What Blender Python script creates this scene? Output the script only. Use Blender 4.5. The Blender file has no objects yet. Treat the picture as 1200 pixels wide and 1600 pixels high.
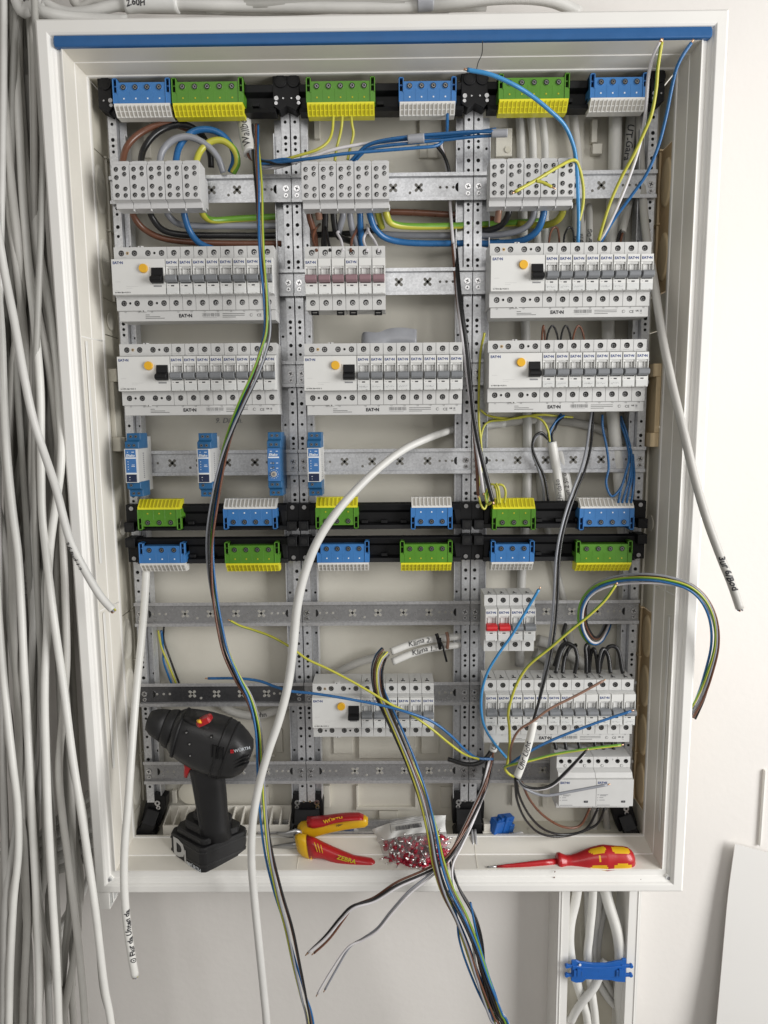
import bpy, bmesh, math, random
from mathutils import Vector, Matrix, Euler
R = math.radians
random.seed(7)
S = bpy.context.scene
COL = S.collection

# ---------------------------------------------------------------- camera
CAM = Vector((0.00762, -0.90001, 0.08889))
ROT = Euler((math.pi/2-0.13051, 0.00882, 0.00826), 'XYZ')
cd = bpy.data.cameras.new('camera'); cam = bpy.data.objects.new('camera', cd); COL.objects.link(cam)
cam.location = CAM; cam.rotation_euler = ROT
cd.sensor_fit = 'HORIZONTAL'; cd.sensor_width = 36; cd.lens = 1059.19/1200*36
cd.clip_start = 0.02; cd.clip_end = 50
S.camera = cam
# ---------------------------------------------------------------- light
S.view_settings.view_transform = 'Standard'; S.view_settings.look = 'None'
S.view_settings.gamma = 1; S.view_settings.exposure = 0.16
W = bpy.data.worlds.new('World'); S.world = W; W.use_nodes = True
bg = W.node_tree.nodes['Background']
bg.inputs[0].default_value = (1.0, 0.955, 0.90, 1); bg.inputs[1].default_value = 0.23
def area(name, loc, target, sx, sy, power, col):
    l = bpy.data.lights.new(name, 'AREA'); l.shape = 'RECTANGLE'; l.size = sx; l.size_y = sy
    l.energy = power; l.color = col
    o = bpy.data.objects.new(name, l); COL.objects.link(o); o.location = loc
    o.rotation_euler = (Vector(target)-Vector(loc)).to_track_quat('-Z', 'Y').to_euler()
area('window_light', (1.9, -1.15, 0.15), (0, 0, -0.15), 1.1, 1.6, 50, (1, 0.99, 0.975))
area('room_light', (-0.1, -2.4, 1.0), (0, 0, -0.1), 1.6, 0.9, 10, (1, 0.98, 0.95))

# ---------------------------------------------------------------- helpers
_M = ROT.to_matrix()
def U(px, py, y):
    """point of the plane at depth y seen at photo pixel px, py (measuring aid)"""
    d = _M @ Vector(((px-600)/1059.19, -(py-800)/1059.19, -1.0))
    return CAM + d*((y-CAM.y)/d.y)
def link(o, parent=None):
    COL.objects.link(o)
    if parent is not None: o.parent = parent
    return o
def tag(o, label=None, cat=None, group=None, kind=None):
    if label: o['label'] = label
    if cat: o['category'] = cat
    if group: o['group'] = group
    if kind: o['kind'] = kind
    return o
def thing(name, label, cat, loc=(0, 0, 0), group=None):
    o = bpy.data.objects.new(name, None); o.empty_display_size = 0.01; o.location = loc
    return tag(link(o), label, cat, group)
def copy_tree(o, parent=None):
    c = o.copy(); COL.objects.link(c); c.parent = parent
    for ch in list(o.children): copy_tree(ch, c)
    return c
# ---------------------------------------------------------------- materials
def mat(name, col, rough=0.45, metal=0.0, var=0.06, scale=60, bump=0.0, bscale=400, spec=0.5, coat=0.0, dirt=0.0, trans=0.0):
    m = bpy.data.materials.new(name); m.use_nodes = True
    n = m.node_tree.nodes; l = m.node_tree.links; b = n['Principled BSDF']
    b.inputs['Roughness'].default_value = rough; b.inputs['Metallic'].default_value = metal
    b.inputs['Specular IOR Level'].default_value = spec; b.inputs['Coat Weight'].default_value = coat
    tc = n.new('ShaderNodeTexCoord')
    no = n.new('ShaderNodeTexNoise'); no.inputs['Scale'].default_value = scale; no.inputs['Detail'].default_value = 5
    l.new(tc.outputs['Object'], no.inputs['Vector'])
    cr = n.new('ShaderNodeValToRGB'); cr.color_ramp.elements[0].position = 0.3; cr.color_ramp.elements[1].position = 0.7
    cr.color_ramp.elements[0].color = [c*(1-var) for c in col]+[1]
    cr.color_ramp.elements[1].color = [min(1, c*(1+var)) for c in col]+[1]
    l.new(no.outputs['Fac'], cr.inputs['Fac'])
    last = cr.outputs['Color']
    if dirt > 0:
        n2 = n.new('ShaderNodeTexNoise'); n2.inputs['Scale'].default_value = scale*0.35; n2.inputs['Detail'].default_value = 9; n2.inputs['Roughness'].default_value = 0.75
        l.new(tc.outputs['Object'], n2.inputs['Vector'])
        r2 = n.new('ShaderNodeValToRGB'); r2.color_ramp.elements[0].position = 0.58; r2.color_ramp.elements[1].position = 0.74
        r2.color_ramp.elements[0].color = (0, 0, 0, 1); r2.color_ramp.elements[1].color = (dirt, dirt, dirt, 1)
        l.new(n2.outputs['Fac'], r2.inputs['Fac'])
        mx = n.new('ShaderNodeMixRGB'); mx.inputs[2].default_value = (0.33, 0.28, 0.22, 1)
        l.new(r2.outputs['Color'], mx.inputs[0]); l.new(last, mx.inputs[1]); last = mx.outputs[0]
    l.new(last, b.inputs['Base Color'])
    rr = n.new('ShaderNodeMapRange'); rr.inputs['To Min'].default_value = max(0.03, rough-0.08); rr.inputs['To Max'].default_value = min(1, rough+0.1)
    l.new(no.outputs['Fac'], rr.inputs['Value']); l.new(rr.outputs[0], b.inputs['Roughness'])
    if bump > 0:
        n3 = n.new('ShaderNodeTexNoise'); n3.inputs['Scale'].default_value = bscale; n3.inputs['Detail'].default_value = 6
        l.new(tc.outputs['Object'], n3.inputs['Vector'])
        bp = n.new('ShaderNodeBump'); bp.inputs['Strength'].default_value = bump; bp.inputs['Distance'].default_value = 0.0005
        l.new(n3.outputs['Fac'], bp.inputs['Height']); l.new(bp.outputs[0], b.inputs['Normal'])
    return m
def steel(name, col, rough=0.35, cell=260, contrast=0.25):
    m = bpy.data.materials.new(name); m.use_nodes = True
    n = m.node_tree.nodes; l = m.node_tree.links; b = n['Principled BSDF']
    b.inputs['Metallic'].default_value = 0.6
    tc = n.new('ShaderNodeTexCoord'); v = n.new('ShaderNodeTexVoronoi'); v.inputs['Scale'].default_value = cell
    l.new(tc.outputs['Object'], v.inputs['Vector'])
    bw = n.new('ShaderNodeRGBToBW'); l.new(v.outputs['Color'], bw.inputs[0])
    cr = n.new('ShaderNodeValToRGB')
    cr.color_ramp.elements[0].color = [c*(1-contrast) for c in col]+[1]; cr.color_ramp.elements[1].color = [min(1, c*(1+contrast)) for c in col]+[1]
    cr.color_ramp.elements[0].position = 0.2; cr.color_ramp.elements[1].position = 0.8
    l.new(bw.outputs[0], cr.inputs['Fac']); l.new(cr.outputs[0], b.inputs['Base Color'])
    no = n.new('ShaderNodeTexNoise'); no.inputs['Scale'].default_value = 45; no.inputs['Detail'].default_value = 6
    l.new(tc.outputs['Object'], no.inputs['Vector'])
    ad = n.new('ShaderNodeMath'); ad.operation = 'MULTIPLY_ADD'; ad.inputs[1].default_value = 0.28; ad.inputs[2].default_value = rough-0.12
    l.new(no.outputs['Fac'], ad.inputs[0]); l.new(ad.outputs[0], b.inputs['Roughness'])
    bp = n.new('ShaderNodeBump'); bp.inputs['Strength'].default_value = 0.12; bp.inputs['Distance'].default_value = 0.0004
    l.new(bw.outputs[0], bp.inputs['Height']); l.new(bp.outputs[0], b.inputs['Normal'])
    return m
M = dict(
 frame=mat('frame_plastic', (0.825, 0.815, 0.785), 0.38, var=0.02, scale=14, bump=0.15, bscale=900, dirt=0.10),
 collar=mat('collar_plastic', (0.77, 0.74, 0.67), 0.42, var=0.03, scale=12, bump=0.15, bscale=900, dirt=0.12),
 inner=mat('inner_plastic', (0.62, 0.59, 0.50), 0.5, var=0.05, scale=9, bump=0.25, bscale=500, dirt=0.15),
 back=mat('back_plastic', (0.66, 0.635, 0.56), 0.5, var=0.05, scale=8, bump=0.25, bscale=500, dirt=0.14),
 tan=mat('tan_panel', (0.50, 0.36, 0.20), 0.5, var=0.09, scale=20, bump=0.2, dirt=0.1),
 tan2=mat('tan_panel_pale', (0.60, 0.47, 0.29), 0.5, var=0.06, scale=20),
 strip=mat('blue_strip', (0.018, 0.105, 0.29), 0.4, var=0.05),
 wall=mat('wall_paint', (0.76, 0.735, 0.705), 0.8, var=0.025, scale=4, bump=0.6, bscale=90, dirt=0.05),
 paper=mat('sheet_white', (0.70, 0.69, 0.67), 0.7, var=0.01, scale=3),
 device=mat('device_grey', (0.60, 0.60, 0.59), 0.42, var=0.02, scale=60, bump=0.2, bscale=1500),
 devside=mat('device_side_grey', (0.54, 0.54, 0.53), 0.45, var=0.03),
 white=mat('device_white', (0.72, 0.72, 0.70), 0.36, var=0.015, scale=60),
 clear=mat('label_white', (0.68, 0.69, 0.68), 0.2, var=0.03, spec=0.7),
 dist=mat('terminal_block_grey', (0.60, 0.60, 0.60), 0.5, var=0.03),
 black=mat('black_plastic', (0.006, 0.006, 0.007), 0.5, var=0.2, bump=0.2, spec=0.3),
 railhole=mat('rail_gap', (0.16, 0.155, 0.14), 0.8, var=0.1),  # flat patches: shaded back panel behind the rail put into the colour
 railhole2=mat('rail_gap_pale', (0.34, 0.33, 0.30), 0.8, var=0.1),  # same for lower rails: brighter panel behind put into the colour
 hole=mat('hole_dark', (0.006, 0.006, 0.006), 0.8, var=0.1),  # shade inside holes, slots and recesses put into the colour
 ink=mat('ink_dark', (0.03, 0.03, 0.035), 0.6, var=0.1),
 inkgrey=mat('ink_grey', (0.25, 0.25, 0.26), 0.6, var=0.1),
 inkblue=mat('ink_blue', (0.008, 0.04, 0.20), 0.5, var=0.1),
 inkwhite=mat('ink_white', (0.75, 0.8, 0.85), 0.5, var=0.03),
 lever=mat('lever_grey', (0.225, 0.235, 0.25), 0.35, var=0.04),
 lilac=mat('lever_lilac', (0.30, 0.185, 0.205), 0.38, var=0.05),
 redlever=mat('lever_red', (0.60, 0.022, 0.028), 0.32, var=0.05),
 yellowbtn=mat('button_yellow', (0.82, 0.45, 0.02), 0.35, var=0.05),
 brass=mat('brass', (0.6, 0.40, 0.16), 0.35, metal=0.8),
 blue=mat('terminal_blue', (0.045, 0.185, 0.46), 0.36, var=0.05),
 bluedk=mat('terminal_blue_side', (0.02, 0.10, 0.32), 0.4, var=0.05),
 green=mat('terminal_green', (0.085, 0.25, 0.02), 0.36, var=0.05),
 yellow=mat('terminal_yellow', (0.80, 0.74, 0.03), 0.36, var=0.04),
 yellowdk=mat('terminal_yellow_cell', (0.52, 0.45, 0.01), 0.5, var=0.05),
 tw=mat('terminal_white', (0.76, 0.75, 0.72), 0.38, var=0.03),
 twdk=mat('terminal_white_cell', (0.42, 0.40, 0.36), 0.5, var=0.05),
 relay=mat('relay_blue', (0.018, 0.115, 0.27), 0.38, var=0.06),
 relaylab=mat('relay_label_blue', (0.05, 0.17, 0.42), 0.35, var=0.06),
 relaywin=mat('relay_window', (0.02, 0.03, 0.07), 0.15, var=0.1),
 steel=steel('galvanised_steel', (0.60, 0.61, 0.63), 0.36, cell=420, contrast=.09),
 steelweb=steel('galvanised_steel_smooth', (0.34, 0.34, 0.345), 0.26, cell=350, contrast=.07),  # web of the lower rails: dark reflection put into the colour
 steelblk=steel('galvanised_steel_shaded', (0.10, 0.10, 0.105), 0.22, cell=350, contrast=.07),  # one left rail: near-black reflection put into its web colour
 steeldk=steel('galvanised_steel_darker', (0.50, 0.50, 0.51), 0.36, cell=350, contrast=.09),  # lower rails: dim reflection put into the colour; also loose rail and pins
 screw=mat('screw_metal', (0.56, 0.56, 0.57), 0.25, metal=0.95, var=0.1),
 screwdk=mat('screw_dull', (0.30, 0.30, 0.30), 0.3, metal=0.9, var=0.15),
 copper=mat('copper', (0.66, 0.42, 0.28), 0.3, metal=0.9, var=0.1),
 cable=mat('cable_grey', (0.50, 0.49, 0.46), 0.42, var=0.05, scale=30, bump=0.25, bscale=300, dirt=0.14),
 cable2=mat('cable_grey_light', (0.64, 0.635, 0.61), 0.40, var=0.05, scale=30, bump=0.2, bscale=300, dirt=0.10),
 cable3=mat('cable_grey_dark', (0.38, 0.375, 0.35), 0.45, var=0.06, scale=30, bump=0.25, bscale=300, dirt=0.1),  # in the left bundle: shade of upper and rear cables put into the colour
 cablew=mat('cable_white', (0.74, 0.735, 0.70), 0.38, var=0.04, scale=30, bump=0.2, bscale=300, dirt=0.10),
 wblue=mat('wire_blue', (0.022, 0.125, 0.32), 0.27, var=0.08),
 wlblue=mat('wire_light_blue', (0.05, 0.25, 0.52), 0.25, var=0.06),
 wblack=mat('wire_black', (0.014, 0.014, 0.015), 0.28, var=0.2),
 wbrown=mat('wire_brown', (0.145, 0.06, 0.035), 0.28, var=0.1),
 wbrownl=mat('wire_light_brown', (0.27, 0.15, 0.105), 0.3, var=0.1),
 wgrey=mat('wire_grey', (0.27, 0.28, 0.31), 0.3, var=0.06),
 wwhite=mat('wire_white', (0.66, 0.64, 0.66), 0.3, var=0.05),
 wyellow=mat('wire_yellow', (0.50, 0.48, 0.06), 0.3, var=0.06),
 wgreen=mat('wire_green', (0.14, 0.32, 0.035), 0.3, var=0.08),
 drill=mat('drill_rubber', (0.011, 0.011, 0.012), 0.55, var=0.25, scale=40, bump=0.4, bscale=500, dirt=0.08),
 drill2=mat('drill_shell', (0.021, 0.021, 0.022), 0.40, var=0.15, scale=40, bump=0.3, bscale=500, dirt=0.08),
 red=mat('handle_red', (0.42, 0.012, 0.016), 0.3, var=0.06, coat=0.2),
 yel=mat('handle_yellow', (0.72, 0.42, 0.012), 0.32, var=0.06),
 toolsteel=mat('tool_steel', (0.45, 0.45, 0.45), 0.35, metal=0.9, var=0.15),
 ferrule=mat('ferrule_red', (0.38, 0.012, 0.035), 0.35, var=0.1),
 tin=mat('ferrule_tin', (0.75, 0.73, 0.72), 0.25, metal=0.85, var=0.1),
 clampblue=mat('clamp_blue', (0.012, 0.11, 0.42), 0.36, var=0.06),
 tape=mat('tape_grey', (0.36, 0.37, 0.40), 0.35, var=0.08),
 tapew=mat('tape_white', (0.72, 0.72, 0.70), 0.35, var=0.05),
)
# clear bag film
def film(name):
    m = bpy.data.materials.new(name); m.use_nodes = True
    n = m.node_tree.nodes; l = m.node_tree.links; n.clear()
    out = n.new('ShaderNodeOutputMaterial'); mx = n.new('ShaderNodeMixShader'); t = n.new('ShaderNodeBsdfTransparent')
    g = n.new('ShaderNodeBsdfPrincipled'); g.inputs['Base Color'].default_value = (0.75, 0.75, 0.76, 1); g.inputs['Roughness'].default_value = 0.14
    lw = n.new('ShaderNodeLayerWeight'); lw.inputs[0].default_value = 0.35
    ma = n.new('ShaderNodeMath'); ma.operation = 'MULTIPLY_ADD'; ma.inputs[1].default_value = 0.55; ma.inputs[2].default_value = 0.12
    l.new(lw.outputs['Facing'], ma.inputs[0]); l.new(ma.outputs[0], mx.inputs[0])
    l.new(t.outputs[0], mx.inputs[1]); l.new(g.outputs[0], mx.inputs[2]); l.new(mx.outputs[0], out.inputs[0])
    return m
M['film'] = film('bag_film')

# ---------------------------------------------------------------- mesh builder
class MB:
    def __init__(s): s.v = []; s.f = []; s.m = []; s.mats = []; s.sm = []
    def mi(s, k):
        if k not in s.mats: s.mats.append(k)
        return s.mats.index(k)
    def face(s, idx, k, smooth=False): s.f.append(idx); s.m.append(s.mi(k)); s.sm.append(smooth)
    def poly(s, pts, k):
        b = len(s.v); s.v += [tuple(p) for p in pts]; s.face(list(range(b, b+len(pts))), k)
    def box(s, x0, x1, y0, y1, z0, z1, k, mtx=None):
        x0, x1 = min(x0, x1), max(x0, x1); y0, y1 = min(y0, y1), max(y0, y1); z0, z1 = min(z0, z1), max(z0, z1)
        P = [(x0,y0,z0),(x1,y0,z0),(x1,y1,z0),(x0,y1,z0),(x0,y0,z1),(x1,y0,z1),(x1,y1,z1),(x0,y1,z1)]
        if mtx is not None: P = [tuple(mtx @ Vector(p)) for p in P]
        b = len(s.v); s.v += P
        for q in ((0,1,5,4),(1,2,6,5),(2,3,7,6),(3,0,4,7),(4,5,6,7),(3,2,1,0)): s.face([b+i for i in q], k)
        return s
    def prism(s, prof, x0, x1, k):
        """profile of (y,z) extruded along x"""
        n = len(prof); b = len(s.v)
        s.v += [(x0, y, z) for y, z in prof]+[(x1, y, z) for y, z in prof]
        for i in range(n):
            j = (i+1) % n; s.face([b+i, b+j, b+n+j, b+n+i], k)
        s.face([b+i for i in range(n)][::-1], k); s.face([b+n+i for i in range(n)], k)
    def prism_xz(s, prof, y0, y1, k):
        n = len(prof); b = len(s.v)
        s.v += [(x, y0, z) for x, z in prof]+[(x, y1, z) for x, z in prof]
        for i in range(n):
            j = (i+1) % n; s.face([b+i, b+j, b+n+j, b+n+i], k)
        s.face([b+i for i in range(n)], k); s.face([b+n+i for i in range(n)][::-1], k)
    def cyl(s, c, r, h, k, axis='y', n=14, r2=None, kc=None):
        """from c along +axis by h"""
        r2 = r if r2 is None else r2; b = len(s.v); c = Vector(c)
        A = {'y': (Vector((1,0,0)), Vector((0,0,1)), Vector((0,1,0))), 'x': (Vector((0,1,0)), Vector((0,0,1)), Vector((1,0,0))), 'z': (Vector((1,0,0)), Vector((0,1,0)), Vector((0,0,1)))}[axis]
        for rr, hh in ((r, 0), (r2, h)):
            for i in range(n):
                a = 2*math.pi*i/n; s.v.append(tuple(c+A[0]*rr*math.cos(a)+A[1]*rr*math.sin(a)+A[2]*hh))
        for i in range(n): j = (i+1) % n; s.face([b+i, b+j, b+n+j, b+n+i], k, True)
        s.face([b+i for i in range(n)], kc or k); s.face([b+n+i for i in range(n)][::-1], kc or k)
    def holeplate(s, x0, x1, z0, z1, y, yb, holes, k, kh='hole', rim=True):
        """front plate at y with round cups down to yb; holes = [(cx, cz, r)] split in vertical cells"""
        hs = sorted(holes); n = len(hs)
        cuts = [x0]+[(hs[i][0]+hs[i+1][0])/2 for i in range(n-1)]+[x1]
        for i, (cx, cz, r) in enumerate(hs):
            a0, a1 = cuts[i], cuts[i+1]
            angs = sorted([2*math.pi*q/12 for q in range(12)]+[math.atan2(z-cz, x-cx) % (2*math.pi) for x in (a0, a1) for z in (z0, z1)])
            b = len(s.v); m = len(angs)
            for a in angs:
                c_, s_ = math.cos(a), math.sin(a)
                t = min(((a1-cx)/c_ if c_ > 1e-9 else (a0-cx)/c_ if c_ < -1e-9 else 9), ((z1-cz)/s_ if s_ > 1e-9 else (z0-cz)/s_ if s_ < -1e-9 else 9))
                s.v.append((cx+c_*t, y, cz+s_*t))
            for a in angs: s.v.append((cx+r*math.cos(a), y, cz+r*math.sin(a)))
            for a in angs: s.v.append((cx+r*math.cos(a), yb, cz+r*math.sin(a)))
            for q in range(m):
                w = (q+1) % m
                s.face([b+q, b+w, b+m+w, b+m+q], k); s.face([b+m+q, b+m+w, b+2*m+w, b+2*m+q], kh)
            s.face([b+2*m+q for q in range(m)], kh)
        if rim:
            for P in (((x0,y,z0),(x1,y,z0),(x1,yb+.0005,z0),(x0,yb+.0005,z0)), ((x0,y,z1),(x0,yb+.0005,z1),(x1,yb+.0005,z1),(x1,y,z1)), ((x0,y,z0),(x0,yb+.0005,z0),(x0,yb+.0005,z1),(x0,y,z1)), ((x1,y,z0),(x1,y,z1),(x1,yb+.0005,z1),(x1,yb+.0005,z0))):
                s.poly(P, k)
    def tube(s, pts, r, k, n=8, ks=None, twist=0.0, cap=True, ends=None, flat=1.0, rfun=None):
        """swept tube through world points; ks(ring, seg) may give another material"""
        N = len(pts); tan = [(pts[min(i+1, N-1)]-pts[max(i-1, 0)]).normalized() for i in range(N)]
        up = Vector((0, 1, 0)); nrm = (up-tan[0]*up.dot(tan[0]))
        if nrm.length < 1e-4: nrm = Vector((1, 0, 0))-tan[0]*tan[0].x
        nrm.normalize(); b = len(s.v)
        for i in range(N):
            nrm = nrm-tan[i]*nrm.dot(tan[i]); nrm.normalize(); bi = tan[i].cross(nrm)
            rr = r*(rfun(i/(N-1)) if rfun else 1)
            for j in range(n):
                a = 2*math.pi*j/n+twist*i
                s.v.append(tuple(pts[i]+nrm*rr*flat*math.cos(a)+bi*rr*math.sin(a)))
        for i in range(N-1):
            for j in range(n):
                kk = ks(i, j) if ks else k
                s.face([b+i*n+j, b+i*n+(j+1) % n, b+(i+1)*n+(j+1) % n, b+(i+1)*n+j], kk, True)
        if cap:
            s.face([b+j for j in range(n)][::-1], k); s.face([b+(N-1)*n+j for j in range(n)], k)
    def loft(s, secs, k, n=20, e=2.6, ks=None, smooth=True):
        """secs: (centre, a vector, b vector)"""
        b = len(s.v); N = len(secs)
        for c, A, B in secs:
            for j in range(n):
                t = 2*math.pi*j/n; ct, st = math.cos(t), math.sin(t)
                u = math.copysign(abs(ct)**(2/e), ct); v = math.copysign(abs(st)**(2/e), st)
                s.v.append(tuple(c+A*u+B*v))
        for i in range(N-1):
            for j in range(n):
                s.face([b+i*n+j, b+i*n+(j+1) % n, b+(i+1)*n+(j+1) % n, b+(i+1)*n+j], ks(i, j) if ks else k, smooth)
        s.face([b+j for j in range(n)][::-1], k, smooth); s.face([b+(N-1)*n+j for j in range(n)], k, smooth)
    def mesh(s, name, bevel=0, origin=None, weld=False):
        me = bpy.data.meshes.new(name)
        V = s.v if origin is None else [(a-origin[0], c-origin[1], d-origin[2]) for a, c, d in s.v]
        me.from_pydata(V, [], s.f)
        for k in s.mats: me.materials.append(M[k])
        me.polygons.foreach_set('material_index', s.m); me.polygons.foreach_set('use_smooth', s.sm); me.update()
        bm = bmesh.new(); bm.from_mesh(me)
        bmesh.ops.recalc_face_normals(bm, faces=bm.faces)
        if bevel:
            ed = [e for e in bm.edges if len(e.link_faces) == 2 and e.calc_face_angle() > 0.6]
            bmesh.ops.bevel(bm, geom=ed, offset=bevel, offset_type='OFFSET', segments=1, affect='EDGES', clamp_overlap=True)
        bm.to_mesh(me); bm.free()
        return me
    def build(s, name, parent=None, bevel=0, origin=None, loc=None):
        o = bpy.data.objects.new(name, s.mesh(name, bevel, origin))
        if origin is not None: o.location = origin
        if loc is not None: o.location = loc
        return link(o, parent)
def obj(name, me, parent=None, loc=(0, 0, 0)):
    o = bpy.data.objects.new(name, me); o.location = loc
    return link(o, parent)

def spline(P, sub=8):
    P = [Vector(p) for p in P]
    if len(P) < 3: return [P[0].lerp(P[-1], i/sub) for i in range(sub+1)]
    out = []
    Q = [P[0]*2-P[1]]+P+[P[-1]*2-P[-2]]
    for i in range(1, len(Q)-2):
        a, b, c, d = Q[i-1:i+3]
        # centripetal-like tension kept simple
        for k in range(sub):
            t = k/sub; out.append(0.5*((2*b)+(c-a)*t+(2*a-5*b+4*c-d)*t*t+(3*b-a-3*c+d)*t**3))
    out.append(P[-1]); return out
def px(P, sub=8):
    P = list(P)   # whatever leaves the photo goes on outside it
    if P[-1][1] >= 1600: a, b = P[-2], P[-1]; f = 260/max(20, b[1]-a[1]); P.append((b[0]+(b[0]-a[0])*f*.6, b[1]+260, b[2]))
    if P[0][1] < 0 and P[0][1] <= P[1][1]-8: a, b = P[1], P[0]; f = 260/max(20, a[1]-b[1]); P.insert(0, (b[0]+max(-60, min(60, (b[0]-a[0])*f*.4)), b[1]-260, b[2]))
    return spline([U(*p) for p in P], sub)

# ---------------------------------------------------------------- lettering
_tc = {}
def text_mesh(s, size, k, bold=0.0, shear=0.0, align='LEFT', jitter=0):
    key = (s, size, k, bold, shear, align, jitter)
    if key in _tc: return _tc[key]
    c = bpy.data.curves.new('lettering', 'FONT'); c.body = s; c.size = size; c.offset = bold*size; c.shear = shear; c.align_x = align; c.resolution_u = 2
    o = bpy.data.objects.new('lettering', c); COL.objects.link(o)
    dg = bpy.context.evaluated_depsgraph_get(); dg.update()
    me = bpy.data.meshes.new_from_object(o.evaluated_get(dg))
    bpy.data.objects.remove(o)
    me.materials.clear(); me.materials.append(M[k])
    for v in me.vertices:
        x, y, z = v.co; v.co = (x, 0, y)
    _tc[key] = me
    return me
def text_tris(s, size, bold=0.0, shear=0.0):
    me = text_mesh(s, size, 'ink', bold, shear)
    bm = bmesh.new(); bm.from_mesh(me); bmesh.ops.triangulate(bm, faces=bm.faces)
    for _ in range(4):
        ed = [e for e in bm.edges if e.calc_length() > size*.13]
        if not ed: break
        bmesh.ops.subdivide_edges(bm, edges=ed, cuts=1); bmesh.ops.triangulate(bm, faces=bm.faces)
    bm.verts.ensure_lookup_table(); V = [(v.co.x, v.co.z) for v in bm.verts]; F = [tuple(v.index for v in f.verts) for f in bm.faces]; bm.free()
    return V, F
def write_on_tube(name, s, size, pts, r, start, parent, side=0.0, k='ink', bold=0.012, shear=0.2, rev=False):
    """pen lettering wrapped on a tube. start: metres along the path; side: angle offset; faces the camera"""
    P, F = text_tris(s, size, bold, shear)
    # subdivide is not needed: letters are small against the radius
    path = pts[::-1] if rev else pts
    L = [0]
    for i in range(1, len(path)): L.append(L[-1]+(path[i]-path[i-1]).length)
    if start < 0: start = L[-1]+start
    V = []
    rnd = random.Random(len(s))
    for x, z in P:
        d = start+x; i = 0
        while i < len(L)-2 and L[i+1] < d: i += 1
        t = (d-L[i])/max(1e-9, L[i+1]-L[i]); c = path[i].lerp(path[i+1], t)
        NP = len(path); Ta = (path[i+1]-path[max(i-1, 0)]).normalized(); Tb = (path[min(i+2, NP-1)]-path[i]).normalized(); T = Ta.lerp(Tb, min(1, max(0, t))).normalized(); view = (CAM-c); view = (view-T*view.dot(T)).normalized()
        B = view.cross(T)*-1
        if B.dot(Vector((0,0,1))) < 0 and abs(T.x) > abs(T.z): pass
        wob = 0.08*size*math.sin(x/size*3.1+len(s))
        a = (z-size*0.35+wob)/r+side
        V.append(tuple(c+view*math.cos(a)*(r+0.0004)+T.cross(view)*-math.sin(a)*(r+0.0004)))
    me = bpy.data.meshes.new(name); me.from_pydata(V, [], F); me.materials.append(M[k])
    return obj(name, me, parent)
# ================================================================= SETTING
b = MB(); b.box(-2.2, 2.2, 0.121, 0.16, -2.0, 2.0, 'wall'); tag(b.build('wall'), kind='structure')

# white sheet leaning at the lower right
def sheet():
    b = MB(); A = [(1148,1318,.108),(1137,1400,.104),(1128,1500,.098),(1119,1600,.09),(1110,1700,.085)]
    L = px(A, 5); k0 = len(L); b0 = 0
    for i, p in enumerate(L):
        for j in range(6):
            b.v.append((p.x+j*0.05-.0*i, p.y+0.0*j, p.z-0.014*j*(1-i/k0)))
    for i in range(k0-1):
        for j in range(5): b.face([i*6+j, i*6+j+1, (i+1)*6+j+1, (i+1)*6+j], 'paper')
    o = b.build('paper_sheet'); m = o.modifiers.new('t', 'SOLIDIFY'); m.thickness = 0.0012
    tag(o, 'large plain white sheet leaning against the wall at the lower right', 'sheet')
sheet()
b = MB(); p = U(1199, 1268, .10)
b.box(p.x+.0005, p.x+.003, .1150, .1215, p.z-.070, p.z+.060, 'frame')
tag(b.build('cover_plate', bevel=.001), 'narrow white plate standing on the wall at the right edge above the sheet', 'plate')

# ================================================================= CABINET
HX, HZ = 0.4255, 0.5855
cab = thing('distribution_cabinet', 'large open cream wall cabinet with a blue strip along its top edge', 'cabinet', (0, 0, -HZ))
cab0 = Vector((0, 0, -HZ))
def cpart(mb, name, bevel=0, parent=None):
    o = mb.build(name, None, bevel); o.parent = parent or cab
    o.matrix_parent_inverse = Matrix.Translation(-cab0) if parent is None else Matrix.Identity(4)
    return o
#  y,  left/right inset, top inset, bottom inset, material of the strip to the next ring
PR = [(.040, .004, .004, .004, 'frame'), (.003, 0, 0, 0, 'frame'), (0, .003, .003, .003, 'frame'), (0, .0145, .016, .012, 'frame'), (.0018, .0165, .0185, .0135, 'frame'),
      (.0045, .0175, .0195, .0145, 'frame'), (.006, .0205, .021, .019, 'frame'), (.0088, .0215, .0215, .0205, 'frame'), (.0088, .0275, .030, .030, 'frame'),
      (.0068, .0278, .0302, .0305, 'frame'), (.006, .0284, .0308, .0312, 'frame'), (.006, .0296, .032, .0322, 'collar'), (.007, .0301, .0325, .0326, 'collar'),
      (.034, .0318, .0342, .0365, 'frame'), (.0345, .0327, .0352, .038, 'collar'), (.0585, .0365, .0385, .0492, 'frame'), (.059, .0378, .040, .0504, 'frame'), (.0612, .0382, .0404, .0508, 'collar'), (.064, .0382, .0404, .0508, 'collar')]
def rings(PR, lo, hi, smoothlast=False):
    b = MB()
    for y, s_, t, bo, k in PR[lo:hi]:
        b.v += [(-HX+s_, y, -HZ+bo), (HX-s_, y, -HZ+bo), (HX-s_, y, HZ-t), (-HX+s_, y, HZ-t)]
    for i in range(hi-lo-1):
        for j in range(4):
            q = (j+1) % 4; b.face([i*4+j, i*4+q, (i+1)*4+q, (i+1)*4+j], PR[lo+i][4])
    return b
cpart(rings(PR, 0, 12), 'front_frame', .0004)
cpart(rings(PR, 11, 19), 'collar')
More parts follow.
